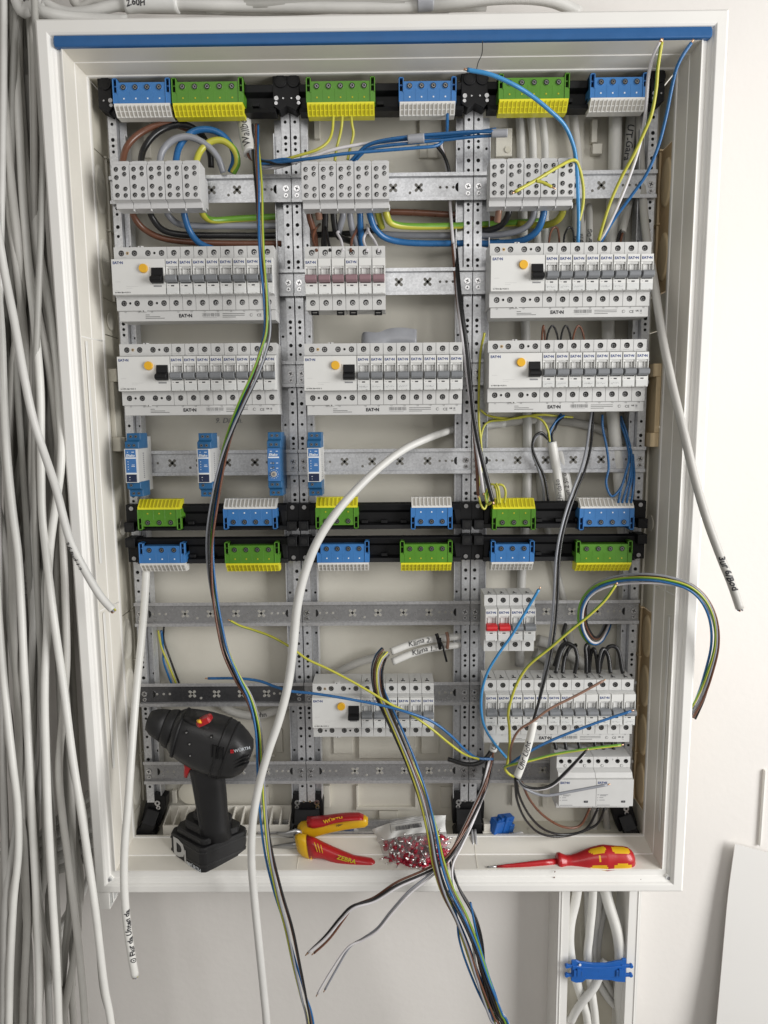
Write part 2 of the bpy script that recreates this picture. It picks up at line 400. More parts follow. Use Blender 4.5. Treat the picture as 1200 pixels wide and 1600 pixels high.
# joints of the collar mouldings
b = MB()
for s_, zz in ((-1, .205), (-1, -.166), (1, -.148)):
    b.tube([Vector((s_*(HX-.0300), .0080, zz)), Vector((s_*(HX-.0317), .0335, zz)), Vector((s_*(HX-.0327), .0350, zz)), Vector((s_*(HX-.0365), .0580, zz))], .0009, 'frame', 6)
cpart(b, 'collar_joint')
for (x0_, z0_, z1_) in ((-HX+.0315, -.10, .20), (-HX+.0315, -.40, -.17), (HX-.0325, -.5, -.18)):
    b = MB(); b.box(x0_, x0_+.0012, .014, .020, z0_, z1_, 'frame'); cpart(b, 'locating_rib', .0003)
for x in (467, 743):
    a = U(x, 1333, .034); q = MB(); q.tube([Vector((a.x, .0085, -HZ+.0330)), Vector((a.x, .0335, -HZ+.0367)), Vector((a.x, .0350, -HZ+.0383)), Vector((a.x, .0580, -HZ+.0490))], .0004, 'inner', 6); cpart(q, 'collar_joint')
# blue strip
b = MB(); zs = HZ-.0258
b.loft([(Vector((x, .0055, zs)), Vector((0, .0045, 0))*q, Vector((0, 0, .0066))*q) for x, q in ((-.4045, .6), (-.4025, 1), (0, 1.0), (.4045, 1), (.4065, .6))], 'strip', n=16, e=5, smooth=False)
cpart(b, 'blue_strip')
b = MB(); b.box(-.401, -.396, .002, .009, HZ-.0185, HZ-.0165, 'frame'); b.box(.384, .3905, .002, .009, HZ-.0185, HZ-.0165, 'frame'); cpart(b, 'strip_catch', .0004)
# screws in the lower corners
for sx in (-1, 1):
    c = Vector((sx*(HX-.0195), -.0002, -HZ+.0185))
    b = MB(); b.cyl((c.x, .0065, c.z), .0062, .004, 'frame', n=18); b.cyl((c.x, .0052, c.z), .0052, .002, 'clear', n=18)
    s_ = cpart(b, 'corner_screw', .0003)
    b = MB(); b.cyl((c.x, .0048, c.z), .0026, .001, 'inkgrey', n=12); o = cpart(b, 'screw_socket'); o.parent = s_; o.matrix_parent_inverse = Matrix.Identity(4)
# bracket stub under the lower left corner
p0 = U(150, 1398, 0.004); p1 = U(172, 1421, .004)
b = MB(); b.box(p0.x, p1.x, .004, .03, p1.z, -HZ-.0005, 'frame')
b.prism_xz([(p1.x+.0005, p1.z+.001), (p1.x+.012, -HZ-.0005), (p1.x+.0005, -HZ-.0005)], .006, .03, 'clear')
b.box(p1.x+.004, p1.x+.0055, .0052, .02, p1.z+.010, -HZ-.0005, 'frame'); cpart(b, 'fixing_bracket', .0004)

# back panel and inner walls
YB = 0.116
b = MB(); b.box(-.392, .392, YB, YB+.003, -.56, .56, 'back'); cpart(b, 'back_panel')
# side walls: cream panels with knock-out strips (tan colour on parts of the right wall)
def side_wall(sx):
    X = sx*.3885
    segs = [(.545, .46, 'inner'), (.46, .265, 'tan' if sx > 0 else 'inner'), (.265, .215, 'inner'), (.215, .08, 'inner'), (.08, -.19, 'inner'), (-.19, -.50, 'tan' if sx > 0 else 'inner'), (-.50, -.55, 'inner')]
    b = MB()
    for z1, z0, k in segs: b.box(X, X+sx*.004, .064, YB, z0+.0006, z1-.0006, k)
    w = cpart(b, 'side_wall', .0004)
    for z1, z0, k in segs:
        if z1-z0 > .15:
            kk = 'tan2' if k == 'tan' else 'back'
            n = int((z1-z0)/.075)
            for i in range(n):
                zc = z1-(i+.5)*(z1-z0)/n
                if -.19 < zc < .08: continue
                d = MB(); bb = len(d.v)
                for j, (rr, xx) in enumerate(((.0325, 0), (.031, -.0016), (.026, -.0022))):
                    for q in range(22):
                        a = 2*math.pi*q/22; d.v.append((X+sx*xx, .080+.55*rr*math.cos(a), zc+rr*math.sin(a)))
                for j in range(2):
                    for q in range(22): d.face([j*22+q, j*22+(q+1) % 22, (j+1)*22+(q+1) % 22, (j+1)*22+q], kk, True)
                d.face(list(range(44, 66)), kk)
                o = cpart(d, 'knockout'); o.parent = w; o.matrix_parent_inverse = Matrix.Identity(4)
                d = MB(); zz = zc+.5*(z1-z0)/n
                d.box(X-sx*.0042, X, .098, YB-.001, zz-.0012, zz+.0012, kk); o = cpart(d, 'rib', .0003); o.parent = w; o.matrix_parent_inverse = Matrix.Identity(4)
            d = MB(); d.box(X-sx*.003, X, .1015, .1030, z0, z1, kk); o = cpart(d, 'rib', .0003); o.parent = w; o.matrix_parent_inverse = Matrix.Identity(4)
    # latch pocket in the middle of the wall
    lk = 'tan2' if sx > 0 else 'inner'
    for (za, zb, dx) in ((.168, .150, .012), (.150, .072, .007), (.072, .052, .012)):
        d = MB(); d.box(X-sx*dx, X, .068, .104, zb, za, lk); o = cpart(d, 'latch', .0008); o.parent = w; o.matrix_parent_inverse = Matrix.Identity(4)
    for zz in (.235, -.06):
        d = MB(); d.cyl((X-sx*.0012, .085, zz), .012, .001, 'back', axis='x', n=20); o = cpart(d, 'knockout'); o.parent = w; o.matrix_parent_inverse = Matrix.Identity(4)
side_wall(-1); side_wall(1)
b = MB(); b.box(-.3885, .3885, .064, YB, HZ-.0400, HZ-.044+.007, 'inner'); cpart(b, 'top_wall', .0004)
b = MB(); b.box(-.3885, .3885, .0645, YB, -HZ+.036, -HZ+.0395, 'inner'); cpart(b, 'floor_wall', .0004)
# ribs and pockets moulded in the back panel
def backbox(x0, y0, x1, y1, d, k='back', name='panel_rib', par=None):
    a = U(x0, y0, YB-d); c = U(x1, y1, YB-d)
    b = MB(); b.box(a.x, c.x, YB-d, YB+.0005, a.z, c.z, k); return cpart(b, name, .0007)
for q in ((222,175,236,246,.006), (430,180,441,222,.008), (425,222,434,250,.004), (490,180,500,216,.008), (655,185,690,246,.004), (668,222,684,246,.006),
          (520,1130,552,1178,.004), (560,1134,650,1185,.006), (658,1130,686,1178,.004), (688,1230,716,1262,.003), (245,1236,256,1258,.009), (268,1236,276,1256,.008),
          (500,1228,516,1262,.007), (556,1262,652,1266,.006), (556,1228,560,1262,.006), (648,1228,652,1262,.006), (592,1268,622,1282,.005), (414,1230,420,1262,.006),
          (775,200,800,244,.009), (925,186,933,222,.010), (926,224,941,240,.011), (800,1230,812,1260,.007), (848,1228,856,1262,.005), (430,1140,442,1176,.005),
          (400,1180,430,1184,.004)):
    backbox(*q)
d = MB()
p = U(297, 1240, YB-.006); d.cyl((p.x, YB-.006, p.z), .019, .005, 'inner', n=24); cpart(d, 'panel_boss', .0008)
p = U(798, 238, YB-.011); d = MB(); d.cyl((p.x-.004, YB-.0105, p.z+.004), .0042, .001, 'inner', n=16); cpart(d, 'panel_boss')
# entry strip at the foot of the cabinet: cream comb
def comb(x0, x1, yt, yb, ydep, n):
    a = U(x0, yt, ydep); c = U(x1, yb, ydep-.02)
    b = MB(); W_ = c.x-a.x; z0 = -HZ+.040; z1 = z0+.026
    b.box(a.x, c.x, ydep-.022, ydep-.019, z0, z1-.004, 'collar'); b.box(a.x, c.x, ydep+.012, ydep+.015, z0, z1+.008, 'collar')
    for i in range(n+1):
        x = a.x+W_*i/n; b.prism([(ydep-.021, z0), (ydep-.021, z1-.004), (ydep+.014, z1+.008), (ydep+.014, z0)], x-.0011, x+.0011, 'collar')
    b.box(a.x, c.x, ydep-.02, ydep+.013, z0, z0+.004, 'inner')
    return cpart(b, 'entry_comb', .0004)
comb(262, 452, 1275, 1310, .092, 13)
for x in (606, 696, 812, 835):
    p = U(x, 1300, .09); d = MB(); d.cyl((p.x, .082, -HZ+.0415), .012, .0015, 'inner', axis='z', n=22); cpart(d, 'floor_boss', .0004)
# pencil note on the back panel
p = U(336, 661, YB-.0006)
o = obj('pencil_note', text_mesh('9. Dimm.', .011, 'inkgrey', 0, .3), None, p); o.parent = cab; o.matrix_parent_inverse = Matrix.Translation(-cab0)

# ================================================================= RACKS (uprights and rails)
RZ = [.409, .284, .159, .034, -.191, -.316, -.441]
YU = .0835
def upright(x0, side):
    """perforated face from x0, 12 mm wide; channel flange on side (+1 right, -1 left)"""
    ZT, ZB = .5125, -.493
    b = MB(); w = .0118
    # face as strips of plates with round holes, grouped by three
    hs = []; z = ZT-.016; g = [.020, .0078, .0078, .0168, .0125, .0168]; i = 0
    while z > ZB+.01: hs.append(z); z -= g[i % 6]; i += 1
    e0, e1 = x0, x0+w
    cuts = [ZT]+[(hs[i]+hs[i+1])/2 for i in range(len(hs)-1)]+[ZB]
    for i, z in enumerate(hs):
        r = .0021 if i % 3 != 1 else .0026
        b.holeplate(e0, e1, cuts[i+1], cuts[i], YU, YU+.0012, [((e0+e1)/2, z, r)], 'steel', 'hole', rim=False)
    b.box(e0, e0+.0007, YU, YU+.03, ZB, ZT, 'steel'); b.box(e1-.0007, e1, YU+.0003, YU+.010, ZB, ZT, 'steel')
    f0 = e1+.0005 if side > 0 else e0-.0105
    b.box(f0, f0+.010, YU+.0095, YU+.0107, ZB+.004, ZT-.01, 'steel')
    fx = f0+.010 if side > 0 else f0
    b.box(fx-.0006, fx+.0006, YU+.001, YU+.02, ZB+.004, ZT-.03, 'steel')
    fl = f0+.004 if side > 0 else f0+.006
    z = ZT-.05
    while z > ZB+.03:
        b.cyl((fl+(.002 if side > 0 else -.002), YU+.0088, z), .0018, .0008, 'hole', n=8); z -= .0625
    return b.mesh('upright')
def x_hole(b, x, z, y, r=.0052, hk='railhole'):
    for a in (45, 135):
        m = Matrix.Translation((x, y, z)) @ Matrix.Rotation(R(a), 4, 'Y')
        b.box(-r, r, -.0001, .0004, -.0018, .0018, hk, m)
    for sx in (-1, 1):
        for sz in (-1, 1): b.cyl((x+sx*r*.68, y-.00016, z+sz*r*.68), .0022, .0004, hk, n=10)
def din_rail(kx, variant=0):
    """top-hat rail 250 wide, centre at origin, web at y=+.004, lips at 0"""
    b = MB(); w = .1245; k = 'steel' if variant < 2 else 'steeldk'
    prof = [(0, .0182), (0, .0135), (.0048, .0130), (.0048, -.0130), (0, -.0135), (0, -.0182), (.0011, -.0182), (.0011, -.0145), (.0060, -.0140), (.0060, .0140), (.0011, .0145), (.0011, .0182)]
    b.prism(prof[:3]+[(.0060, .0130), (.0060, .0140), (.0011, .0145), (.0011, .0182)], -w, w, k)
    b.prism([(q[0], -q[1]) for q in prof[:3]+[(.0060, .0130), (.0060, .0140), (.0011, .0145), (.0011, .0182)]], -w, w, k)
    b.box(-w, w, .0048, .0060, -.01305, .01305, 'steelblk' if variant == 3 else 'steelweb' if variant == 2 else k)  # lower rails carry their dark reflections in the web colour
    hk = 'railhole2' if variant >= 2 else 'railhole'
    for x in kx: x_hole(b, x, 0, .0046, hk=hk)
    for x in (-.0985, -.0885, -.079, .0795, .0885, .0975):
        b.cyl((x, .0046, 0), .0019, .0003, hk, n=10)
    b.cyl((-.032 if variant else .038, .0046, -.0068), .002, .0003, hk, n=10)
    for sx in (-1, 1):
        b.prism_xz([(sx*(.1045-.0045*math.sin(t/6*math.pi)), .006*math.cos(t/6*math.pi)) for t in range(7)], .0045, .0047, 'hole')
    return b.mesh('din_rail', .0003)
def screw_mesh(r, big=False):
    b = MB(); b.cyl((0, -.0012, 0), r, .0012, 'screw', n=14, r2=r); b.cyl((0, -.0014, 0), r*.78, .0003, 'screw', n=14)
    for a in (20, 110):
        m = Matrix.Rotation(R(a), 4, 'Y'); b.box(-r*.62, r*.62, -.00156, -.0013, -r*.13, r*.13, 'hole', m)
    return b.mesh('rail_screw')
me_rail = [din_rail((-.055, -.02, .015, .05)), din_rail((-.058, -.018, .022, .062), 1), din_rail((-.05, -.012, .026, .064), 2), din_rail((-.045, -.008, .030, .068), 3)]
me_uL, me_uR = upright(0, 1), upright(0, -1)
me_rs = screw_mesh(.0042); me_rs2 = screw_mesh(.003)
rl = ['left', 'middle', 'right']
for f in range(3):
    xc = (f-1)*.25
    rk = thing('mounting_rack', ['galvanised rack of rails filling the left third of the cabinet', 'galvanised rack of rails filling the middle third of the cabinet', 'galvanised rack of rails filling the right third of the cabinet'][f], 'mounting rack', (xc, YU, -.495), 'steel racks inside the cabinet')
    o0 = Vector(rk.location)
    obj('upright', me_uL, rk, Vector((xc-.1243, 0, 0))-o0); obj('upright', me_uR, rk, Vector((xc+.1243-.0118, 0, 0))-o0)
    for i, z in enumerate(RZ):
        if i == 6 and False: continue
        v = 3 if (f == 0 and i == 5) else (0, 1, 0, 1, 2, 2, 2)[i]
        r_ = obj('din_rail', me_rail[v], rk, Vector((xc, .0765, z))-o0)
        for sx in (-1, 1):
            obj('rail_screw', me_rs, r_, (sx*.1175, .0048, .0005)); obj('rail_screw', me_rs2, r_, (sx*.1175, .0048, -.0085))

# plastic feet at the lower ends of the uprights
def foot(x, z, label, pair=True, tilt=0):
    t = thing('rack_foot', label, 'rack foot', (x, .09, z), 'black plastic feet under the racks')
    b = MB(); s_ = .021 if pair else .012
    b.prism_xz([(-s_, .020), (-s_-.004, .004), (-s_-.003, -.030), (s_+.003, -.030), (s_+.004, .004), (s_, .020)], -.006, .012, 'black')
    b.prism([(-.010, -.004), (-.022, -.022), (-.020, -.046), (.006, -.046), (.006, -.004)], -s_+.002, s_-.002, 'black')
    b.cyl((-s_+.004, -.020, -.040), .0075, .02, 'black', n=16); b.cyl((s_-.004, -.020, -.040), .0075, .02, 'black', n=16)
    m_ = b.build('foot_body', t, .0006)
    m_.rotation_euler = (0, R(tilt), 0)
    for sx in ((-1, 1) if pair else (1,)):
        k = MB(); xx = sx*.0150 if pair else .004
        k.cyl((xx, -.0074, .006), .0044, .001, 'screw', n=14); k.cyl((xx+sx*.001, -.0073, -.0015), .0034, .0008, 'screw', n=12)
        k.cyl((xx, -.0078, .006), .0018, .0003, 'hole', n=8); k.cyl((xx+sx*.001, -.0077, -.0015), .0014, .0003, 'hole', n=8)
        k.build('keyhole_plate', t)
    if pair:
        k = MB(); k.cyl((-.005, -.0073, .008), .0018, .001, 'screw', n=10); k.cyl((.005, -.0073, .008), .0018, .001, 'screw', n=10); k.build('foot_screw', t)
foot(-.125, -.500, 'black plastic foot joining the left and middle racks behind the pliers')
foot(.125, -.500, 'black plastic foot joining the middle and right racks behind the ferrule bag')
foot(-.362, -.500, 'black plastic foot under the left rack beside the drill', False, 18)
foot(.365, -.512, 'black plastic foot under the right rack below the contactors', False, -18)

# ================================================================= TERMINAL CARRIERS
def tscrew(name, r, k='screw'):
    b = MB(); b.cyl((0, -.0004, 0), r, .0006, k, n=12)
    for a in (35, 125):
        m = Matrix.Rotation(R(a), 4, 'Y'); b.box(-r*.75, r*.75, -.0006, -.0003, -r*.17, r*.17, 'hole', m)
    return b.mesh(name)
me_s24, me_s30 = tscrew('terminal_screw', .0019, 'screwdk'), tscrew('terminal_screw', .0025, 'screwdk')
def carrier(xc, z, up, label, f):
    """black plastic holder across one rack"""
    t = thing('terminal_carrier', label, 'terminal holder', (xc, .075, z), 'black terminal holders across the racks')
    b = MB(); k = 'black'
    b.prism([(.006, .017), (-.006, .019), (-.012, .016), (-.010, .008), (-.002, .004), (-.002, -.010), (-.012, -.013), (-.014, -.019), (.006, -.019)], -.109, .109, k)
    for i in range(7): b.box(-.09+i*.028, -.081+i*.028, -.0128, -.004, -.0105, -.006, k)
    b.build('carrier_bar', t, .0004)
    for sx in (-1, 1):
        b = MB(); cx = sx*.1165
        if up == 'top':
            b.prism_xz([(cx-.0105, .034), (cx+.0075, .034), (cx+.0075, -.010), (cx+sx*-.002, -.016), (cx-.0105, -.010)], -.012, .010, k)
            for q, rr in ((-.0138, .0082),):
                b.cyl((cx, q, .020), rr, .004, k, n=16); b.cyl((cx, q-.0002, .020), rr*.68, .002, 'hole', n=16)
            b.cyl((cx-sx*.006, -.0132, -.001), .0034, .002, 'screw', n=12); b.cyl((cx-sx*.0065, -.0130, -.0070), .0028, .002, 'screw', n=12)
            b.cyl((cx+sx*.003, -.0128, -.001), .0017, .002, 'screw', n=10)
        else:
            d = 1 if up == 'up' else -1
            b.box(cx-.0068, cx+.0068, -.020, .006, -.0068-d*.013, .0068-d*.013, k)
            b.cyl((cx, -.0202, -d*.013), .0047, .001, 'hole', n=16)
            b.box(cx-.0085, cx+.0085, -.006, .012, -.018, .018, k)
            b.prism_xz([(cx-sx*.018, .012), (cx-sx*.0085, .008), (cx-sx*.0085, -.014), (cx-sx*.014, -.016)], -.010, -.006, k)
            b.cyl((cx, -.0075, d*.0125), .0036, .0016, 'screw', n=14)
        b.build('end_bracket', t, .0005)
    return t
def zc(px_, py, y): return U(px_, py, y).z
zt = zc(590, 150, .062); zu = zc(600, 806, .062); zl = zc(600, 858, .062)
for f in range(3):
    xc = (f-1)*.25
    carrier(xc, zt, 'top', 'black holder for terminals at the very top of the %s rack' % rl[f], f)
    carrier(xc, zu, 'up', 'upper black holder of the pair halfway down the %s rack' % rl[f], f)
    carrier(xc, zl, 'down', 'lower black holder of the pair halfway down the %s rack' % rl[f], f)

# ================================================================= BLUE AND GREEN TERMINALS
def terminal(x0, x1, yb0, yb1, ys, n, col, label, strip_up=False):
    """x0..x1 width, yb0 ear end, yb1 body end next to the strip, ys strip far edge (photo px)"""
    Y = .052; a = U(x0, (yb0+yb1)/2, Y); c = U(x1, (yb0+yb1)/2, Y); w = c.x-a.x
    ze = U((x0+x1)/2, yb0, Y).z; zb = U((x0+x1)/2, yb1, Y).z; h = abs(ze-zb); s_ = -1 if strip_up else 1
    # local: z from 0 (ear end) to -s*h (strip side)
    t = thing('push_in_terminal', label, 'terminal', (a.x, Y, ze), 'blue and green terminals on the black holders')
    kb = {'b': 'blue', 'g': 'green'}[col]; ks = {'b': 'tw', 'g': 'yellow'}[col]; kd = {'b': 'twdk', 'g': 'yellowdk'}[col]
    ear = .0065; eh = .005
    b = MB()
    b.box(ear, w-ear, 0, .026, -s_*eh, -s_*h, kb)
    for e0 in (0, w-ear):
        b.box(e0, e0+.0012, -.0008, .026, 0, -s_*h, kb); b.box(e0+ear-.0012, e0+ear, -.0008, .020, 0, -s_*h*.6, kb)
        b.box(e0, e0+ear, -.0008, .012, 0, -s_*.0013, kb); b.box(e0, e0+ear, .006, .026, -s_*.0013, -s_*h*.55, 'hole')
        b.box(e0+.001, e0+ear, .0002, .026, -s_*h*.55, -s_*h, kb)
        b.box(e0+.0016, e0+ear-.0016, .002, .006, -s_*h*.26, -s_*h*.32, kb)
    P = (w-2*ear)/n
    for i in range(n+1):
        if 0 < i < n: b.box(ear+P*i-.0002, ear+P*i+.0002, -.0002, .001, -s_*h*.45, -s_*h, 'bluedk' if col == 'b' else 'green')
    for i in range(n):
        cx = ear+P*(i+.5); b.cyl((cx, -.0007, -s_*h*.36), .0043, .001, kb, n=16); b.cyl((cx, -.0009, -s_*h*.36), .0038, .0006, 'hole', n=16)
        b.box(cx-.0011, cx+.0011, -.0004, .0005, -s_*h*.80-.0011, -s_*h*.80+.0011, 'inkwhite' if col == 'b' else 'yellowdk')
    b.build('terminal_body', t, .0003)
    for i in range(n): obj('terminal_screw', me_s30, t, (ear+P*(i+.5), -.0011, -s_*h*.36))
    # push-in strip slopes back from the body
    b = MB(); zA = -s_*h; dz = .0135
    depth = .0085 if not strip_up else .010
    prof = [(-.0012, zA), (-.0012, zA-s_*.0022), (depth, zA-s_*dz), (.022, zA-s_*dz), (.022, zA)]
    b.prism(prof, .0012, w-.0012, ks)
    nc = int(round((w-.003)/.0056)); cw = (w-.0034)/nc
    u = Vector((0, depth+.0012, -s_*(dz-.0022))).normalized(); nrm = Vector((0, -u.z*s_, u.y*s_)); nrm = nrm if nrm.y < 0 else -nrm
    L = math.hypot(depth+.0012, dz-.0022)
    for i in range(nc):
        cx = .0017+cw*(i+.5)
        rows = ((.10, .46), (.54, .90)) if not strip_up else ((.08, .9),)
        for r0, r1 in rows:
            q = [Vector((cx-cw*.30, -.0012, zA-s_*.0022)), Vector((cx+cw*.30, -.0012, zA-s_*.0022))]
            pts = [q[0]+u*L*r0+nrm*.00015, q[1]+u*L*r0+nrm*.00015, q[1]+u*L*r1+nrm*.00015, q[0]+u*L*r1+nrm*.00015]
            b.poly(pts, kd)  # flat darker cell: shade of the clamp opening put into the colour
        # ridges between cells
        q = Vector((.0017+cw*i, -.0012, zA-s_*.0022)); e = Vector((.00055, 0, 0))
        p4 = [q-e, q+e, q+e+u*L, q-e+u*L]; top = [p+nrm*.0007 for p in p4]
        b0 = len(b.v); b.v += [tuple(p) for p in p4+top]
        for f4 in ((4,5,6,7), (0,1,5,4), (1,2,6,5), (2,3,7,6), (3,0,4,7)): b.face([b0+z for z in f4], ks)
    b.build('clamp_strip', t)
    return t
T = terminal
T(176, 266, 122, 162, 0, 4, 'b', 'blue and white terminal in the top left corner of the cabinet')
T(268, 380, 121, 161, 0, 5, 'g', 'green and yellow terminal at the top of the left rack')
T(478, 586, 120, 160, 0, 5, 'g', 'green and yellow terminal at the top of the middle rack with three wires in it')
T(623, 713, 120, 159, 0, 4, 'b', 'blue and white terminal at the top of the middle rack with one blue wire')
T(779, 890, 114.5, 155, 0, 5, 'g', 'green and yellow terminal at the top right crossed by a light blue wire')
T(922, 1012, 114, 153, 0, 4, 'b', 'blue and white terminal at the top right beside the tall wire ends')
T(215, 283, 828, 796, 0, 3, 'g', 'short green and yellow terminal on the upper middle holder at far left', True)
T(349, 433, 827, 795, 0, 4, 'b', 'blue and white terminal on the upper middle holder right of the hanging wire strand', True)
T(493, 560, 826, 793, 0, 3, 'g', 'green and yellow terminal on the upper middle holder behind the thick pale cable', True)
T(642, 707, 827, 793, 0, 3, 'b', 'short blue and white terminal on the upper holder of the middle rack', True)
T(769, 837, 828, 795, 0, 3, 'g', 'green and yellow terminal of the right rack with small looped wires in its top', True)
T(905, 991, 828, 794, 0, 4, 'b', 'blue and white terminal of the right rack with blue wires plugged into its top', True)
T(217, 289, 848, 880, 0, 3, 'b', 'short blue and white terminal on the lower middle holder at far left')
T(351, 436, 847, 880, 0, 4, 'g', 'green and yellow terminal on the lower holder of the left rack')
T(495, 577, 845, 879, 0, 4, 'b', 'blue and white terminal on the lower holder of the middle rack')
T(625, 707, 845, 879, 0, 4, 'g', 'green and yellow terminal on the lower holder of the middle rack')
T(767, 835, 845, 878, 0, 3, 'b', 'short blue and white terminal on the lower holder of the right rack')
T(900, 988, 845, 879, 0, 4, 'g', 'green and yellow terminal on the lower holder of the right rack')

# ================================================================= GREY DISTRIBUTION BLOCKS
def dist_mesh(w):
    b = MB(); H = .0425; g = .0004
    b.prism([(.0035, .005), (.0035, 0), (0, 0), (0, -H), (.009, -H-.0015), (.009, -H-.0085), (.030, -H-.0085), (.030, .005)], g, w-g, 'dist')
    b.box(.004, w-.004, .0302, .056, -H+.002, -.002, 'dist')
    b.prism_xz([(w-.004, -H-.001), (w-.0005, -H-.006), (w-.0005, -H-.011), (w+.0008, -H-.011), (w+.0008, -H-.005), (w-.0026, -H)], .0098, .014, 'dist')
    b.box(w*.1, w*.9, .006, .03, .0048, .0068, 'dist')
    b.build
    hs = [(w*.28, -.0055), (w*.28, -.0155), (w*.29, -.0265), (w*.29, -.0370), (w*.74, -.0045), (w*.74, -.0115), (w*.76, -.0295), (w*.76, -.0375)]
    for i, (x, z) in enumerate(hs):
        b.cyl((x, -.0003, z), .0036 if i < 4 else .0034, .0006, 'devside', n=14); b.cyl((x, -.0005, z), .0032 if i < 4 else .0030, .0004, 'hole', n=14)
    return b, hs
def dist_row(x0, y0, x1, ordn, where):
    Y = .018; a = U(x0, y0, Y); c = U(x1, y0, Y); w = (c.x-a.x)/5
    b, hs = dist_mesh(w); me = b.mesh('block_body', .0004)
    for i in range(5):
        t = thing('distribution_block', ordn[i], 'distribution block', (a.x+i*w, Y, (a.z+c.z)/2), 'grey distribution blocks in the top rail')
        obj('block_body', me, t)
        for x, z in hs:
            s_ = obj('terminal_screw', me_s24, t, (x+.0006, -.0006, z-.0006)); s_.rotation_euler = (0, random.uniform(0, 3), 0)
ORD = ['first', 'second', 'third', 'fourth', 'fifth', 'sixth', 'seventh', 'eighth', 'ninth', 'tenth', 'eleventh', 'twelfth']
dist_row(173.5, 257, 311, ['%s grey screw block from the left below the thick coloured arcs' % o for o in ORD], 0)
dist_row(470, 257, 608, ['%s grey screw block from the left in the middle rack top row' % o for o in ORD], 0)
dist_row(765.5, 253, 899, ['%s grey screw block from the left in the right rack top row' % o for o in ORD], 0)
# ================================================================= CIRCUIT BREAKERS
MW = .0177
PF = [(.050, .0175), (.0142, .0175), (.0142, .0022), (.004, .0004), (.004, -.0452), (.0142, -.0462), (.0142, -.0640), (.050, -.0640)]
def mcb_body(n):
    b = MB(); w = n*MW; g = .00025
    b.prism(PF, g, w-g, 'device')
    for i in range(n):
        x = i*MW
        b.holeplate(x+g, x+MW-g, .0020, .0175, .011, .0138, [(x+MW/2, .0098, .0038)], 'device')
        b.holeplate(x+g, x+MW-g, -.0640, -.0460, .011, .0138, [(x+MW/2, -.0545, .0038)], 'device')
        b.box(x+.0055, x+.0115, .0172, .022, .0174, .0178, 'hole'); b.box(x+.0075, x+.0095, .0172, .030, .0175, .0179, 'ink')
        # raised white face round the lever window
        b.box(x+.0007, x+MW-.0007, 0, .0045, 0, -.0098, 'white')
        b.box(x+.0007, x+.0018, 0, .0045, -.0098, -.0315, 'white'); b.box(x+MW-.0018, x+MW-.0007, 0, .0045, -.0098, -.0315, 'white')
        b.box(x+.0007, x+MW-.0007, 0, .0045, -.0315, -.0452, 'white')
        b.box(x+.0018, x+MW-.0018, .0012, .0042, -.0098, -.0125, 'white')
        b.box(x+.0045, x+.0055, .0022, .0042, -.0125, -.022, 'white'); b.box(x+MW-.0055, x+MW-.0045, .0022, .0042, -.0125, -.022, 'white')
        b.box(x+.0040, x+MW-.0040, .0008, .0015, -.0110, -.0117, 'inkgrey')
        b.box(x+.0066, x+.0112, -.00012, .0004, -.0334, -.0354, 'ink')
        b.box(x+.0025, x+.0048, -.0001, .0004, -.0338, -.0347, 'inkgrey')
        b.box(x+.0040, x+.0125, .0108, .0112, .0042, .0048, 'inkgrey')
    return b.mesh('breaker_body', .00022)
def lever_mesh(k):
    b = MB(); b.prism([(.0035, -.0205), (-.0035, -.0208), (-.0078, -.0225), (-.0088, -.0252), (-.0080, -.0285), (-.0045, -.0303), (.0035, -.0308)], .0012, MW-.0012, k)
    return b.mesh('toggle_lever', .0007)
def window_mesh(seed):
    r = random.Random(seed); b = MB()
    b.box(.0012, MW-.0012, -.0006, .0002, -.0368, -.0440, 'clear')
    b.box(.0012, .0050, -.0008, .0002, -.0440, -.0452, 'clear'); b.box(MW-.0040, MW-.0012, -.0008, .0002, -.0440, -.0452, 'clear')
    if seed:  # pencil scribble
        x = .0030
        pts = []
        while x < MW-.0035: pts.append((x, -.0405+r.uniform(-.0013, .0013))); x += r.uniform(.0004, .0009)
        for (x0, z0), (x1, z1) in zip(pts, pts[1:]):
            d = Vector((z1-z0, 0, -(x1-x0))).normalized()*.00012
            b.poly([(x0-d.x, -.0007, z0-d.z), (x0+d.x, -.0007, z0+d.z), (x1+d.x, -.0007, z1+d.z), (x1-d.x, -.0007, z1-d.z)], 'inkgrey')
    return b.mesh('label_window')
me_body = {n: mcb_body(n) for n in (1, 3)}
me_lever = {k: lever_mesh(k) for k in ('lever', 'lilac', 'redlever')}
me_win = [window_mesh(s) for s in range(5)]
logo = text_mesh('E\u0391T\u2022N', .0046, 'inkblue', .022)
def logo_text(size, k, bold=.03): return text_mesh('EAT\u2022N', size, k, bold)
me_logo = logo_text(.0047, 'inkblue', .03); me_logo_dk = logo_text(.0062, 'ink', .04); me_logo_s = logo_text(.0045, 'inkblue', .03)
def breaker(n, loc, label, lev='lever', group=None, scr=0, name='circuit_breaker'):
    t = thing(name, label, 'circuit breaker', loc, group)
    obj('breaker_body', me_body[n], t)
    obj('logo_print', me_logo, t, (.0018, -.0002, -.0065))
    for i in range(n):
        x = i*MW
        obj('toggle_lever', me_lever[lev], t, (x, 0, 0)); obj('label_window', me_win[(scr+i) % 5 if scr else 0], t, (x, 0, 0))
        for z in (.0098, -.0545):
            s_ = obj('terminal_screw', me_s30, t, (x+MW/2+.0004, .0134, z-.0004)); s_.rotation_euler = (0, random.uniform(0, 3), 0)
    return t
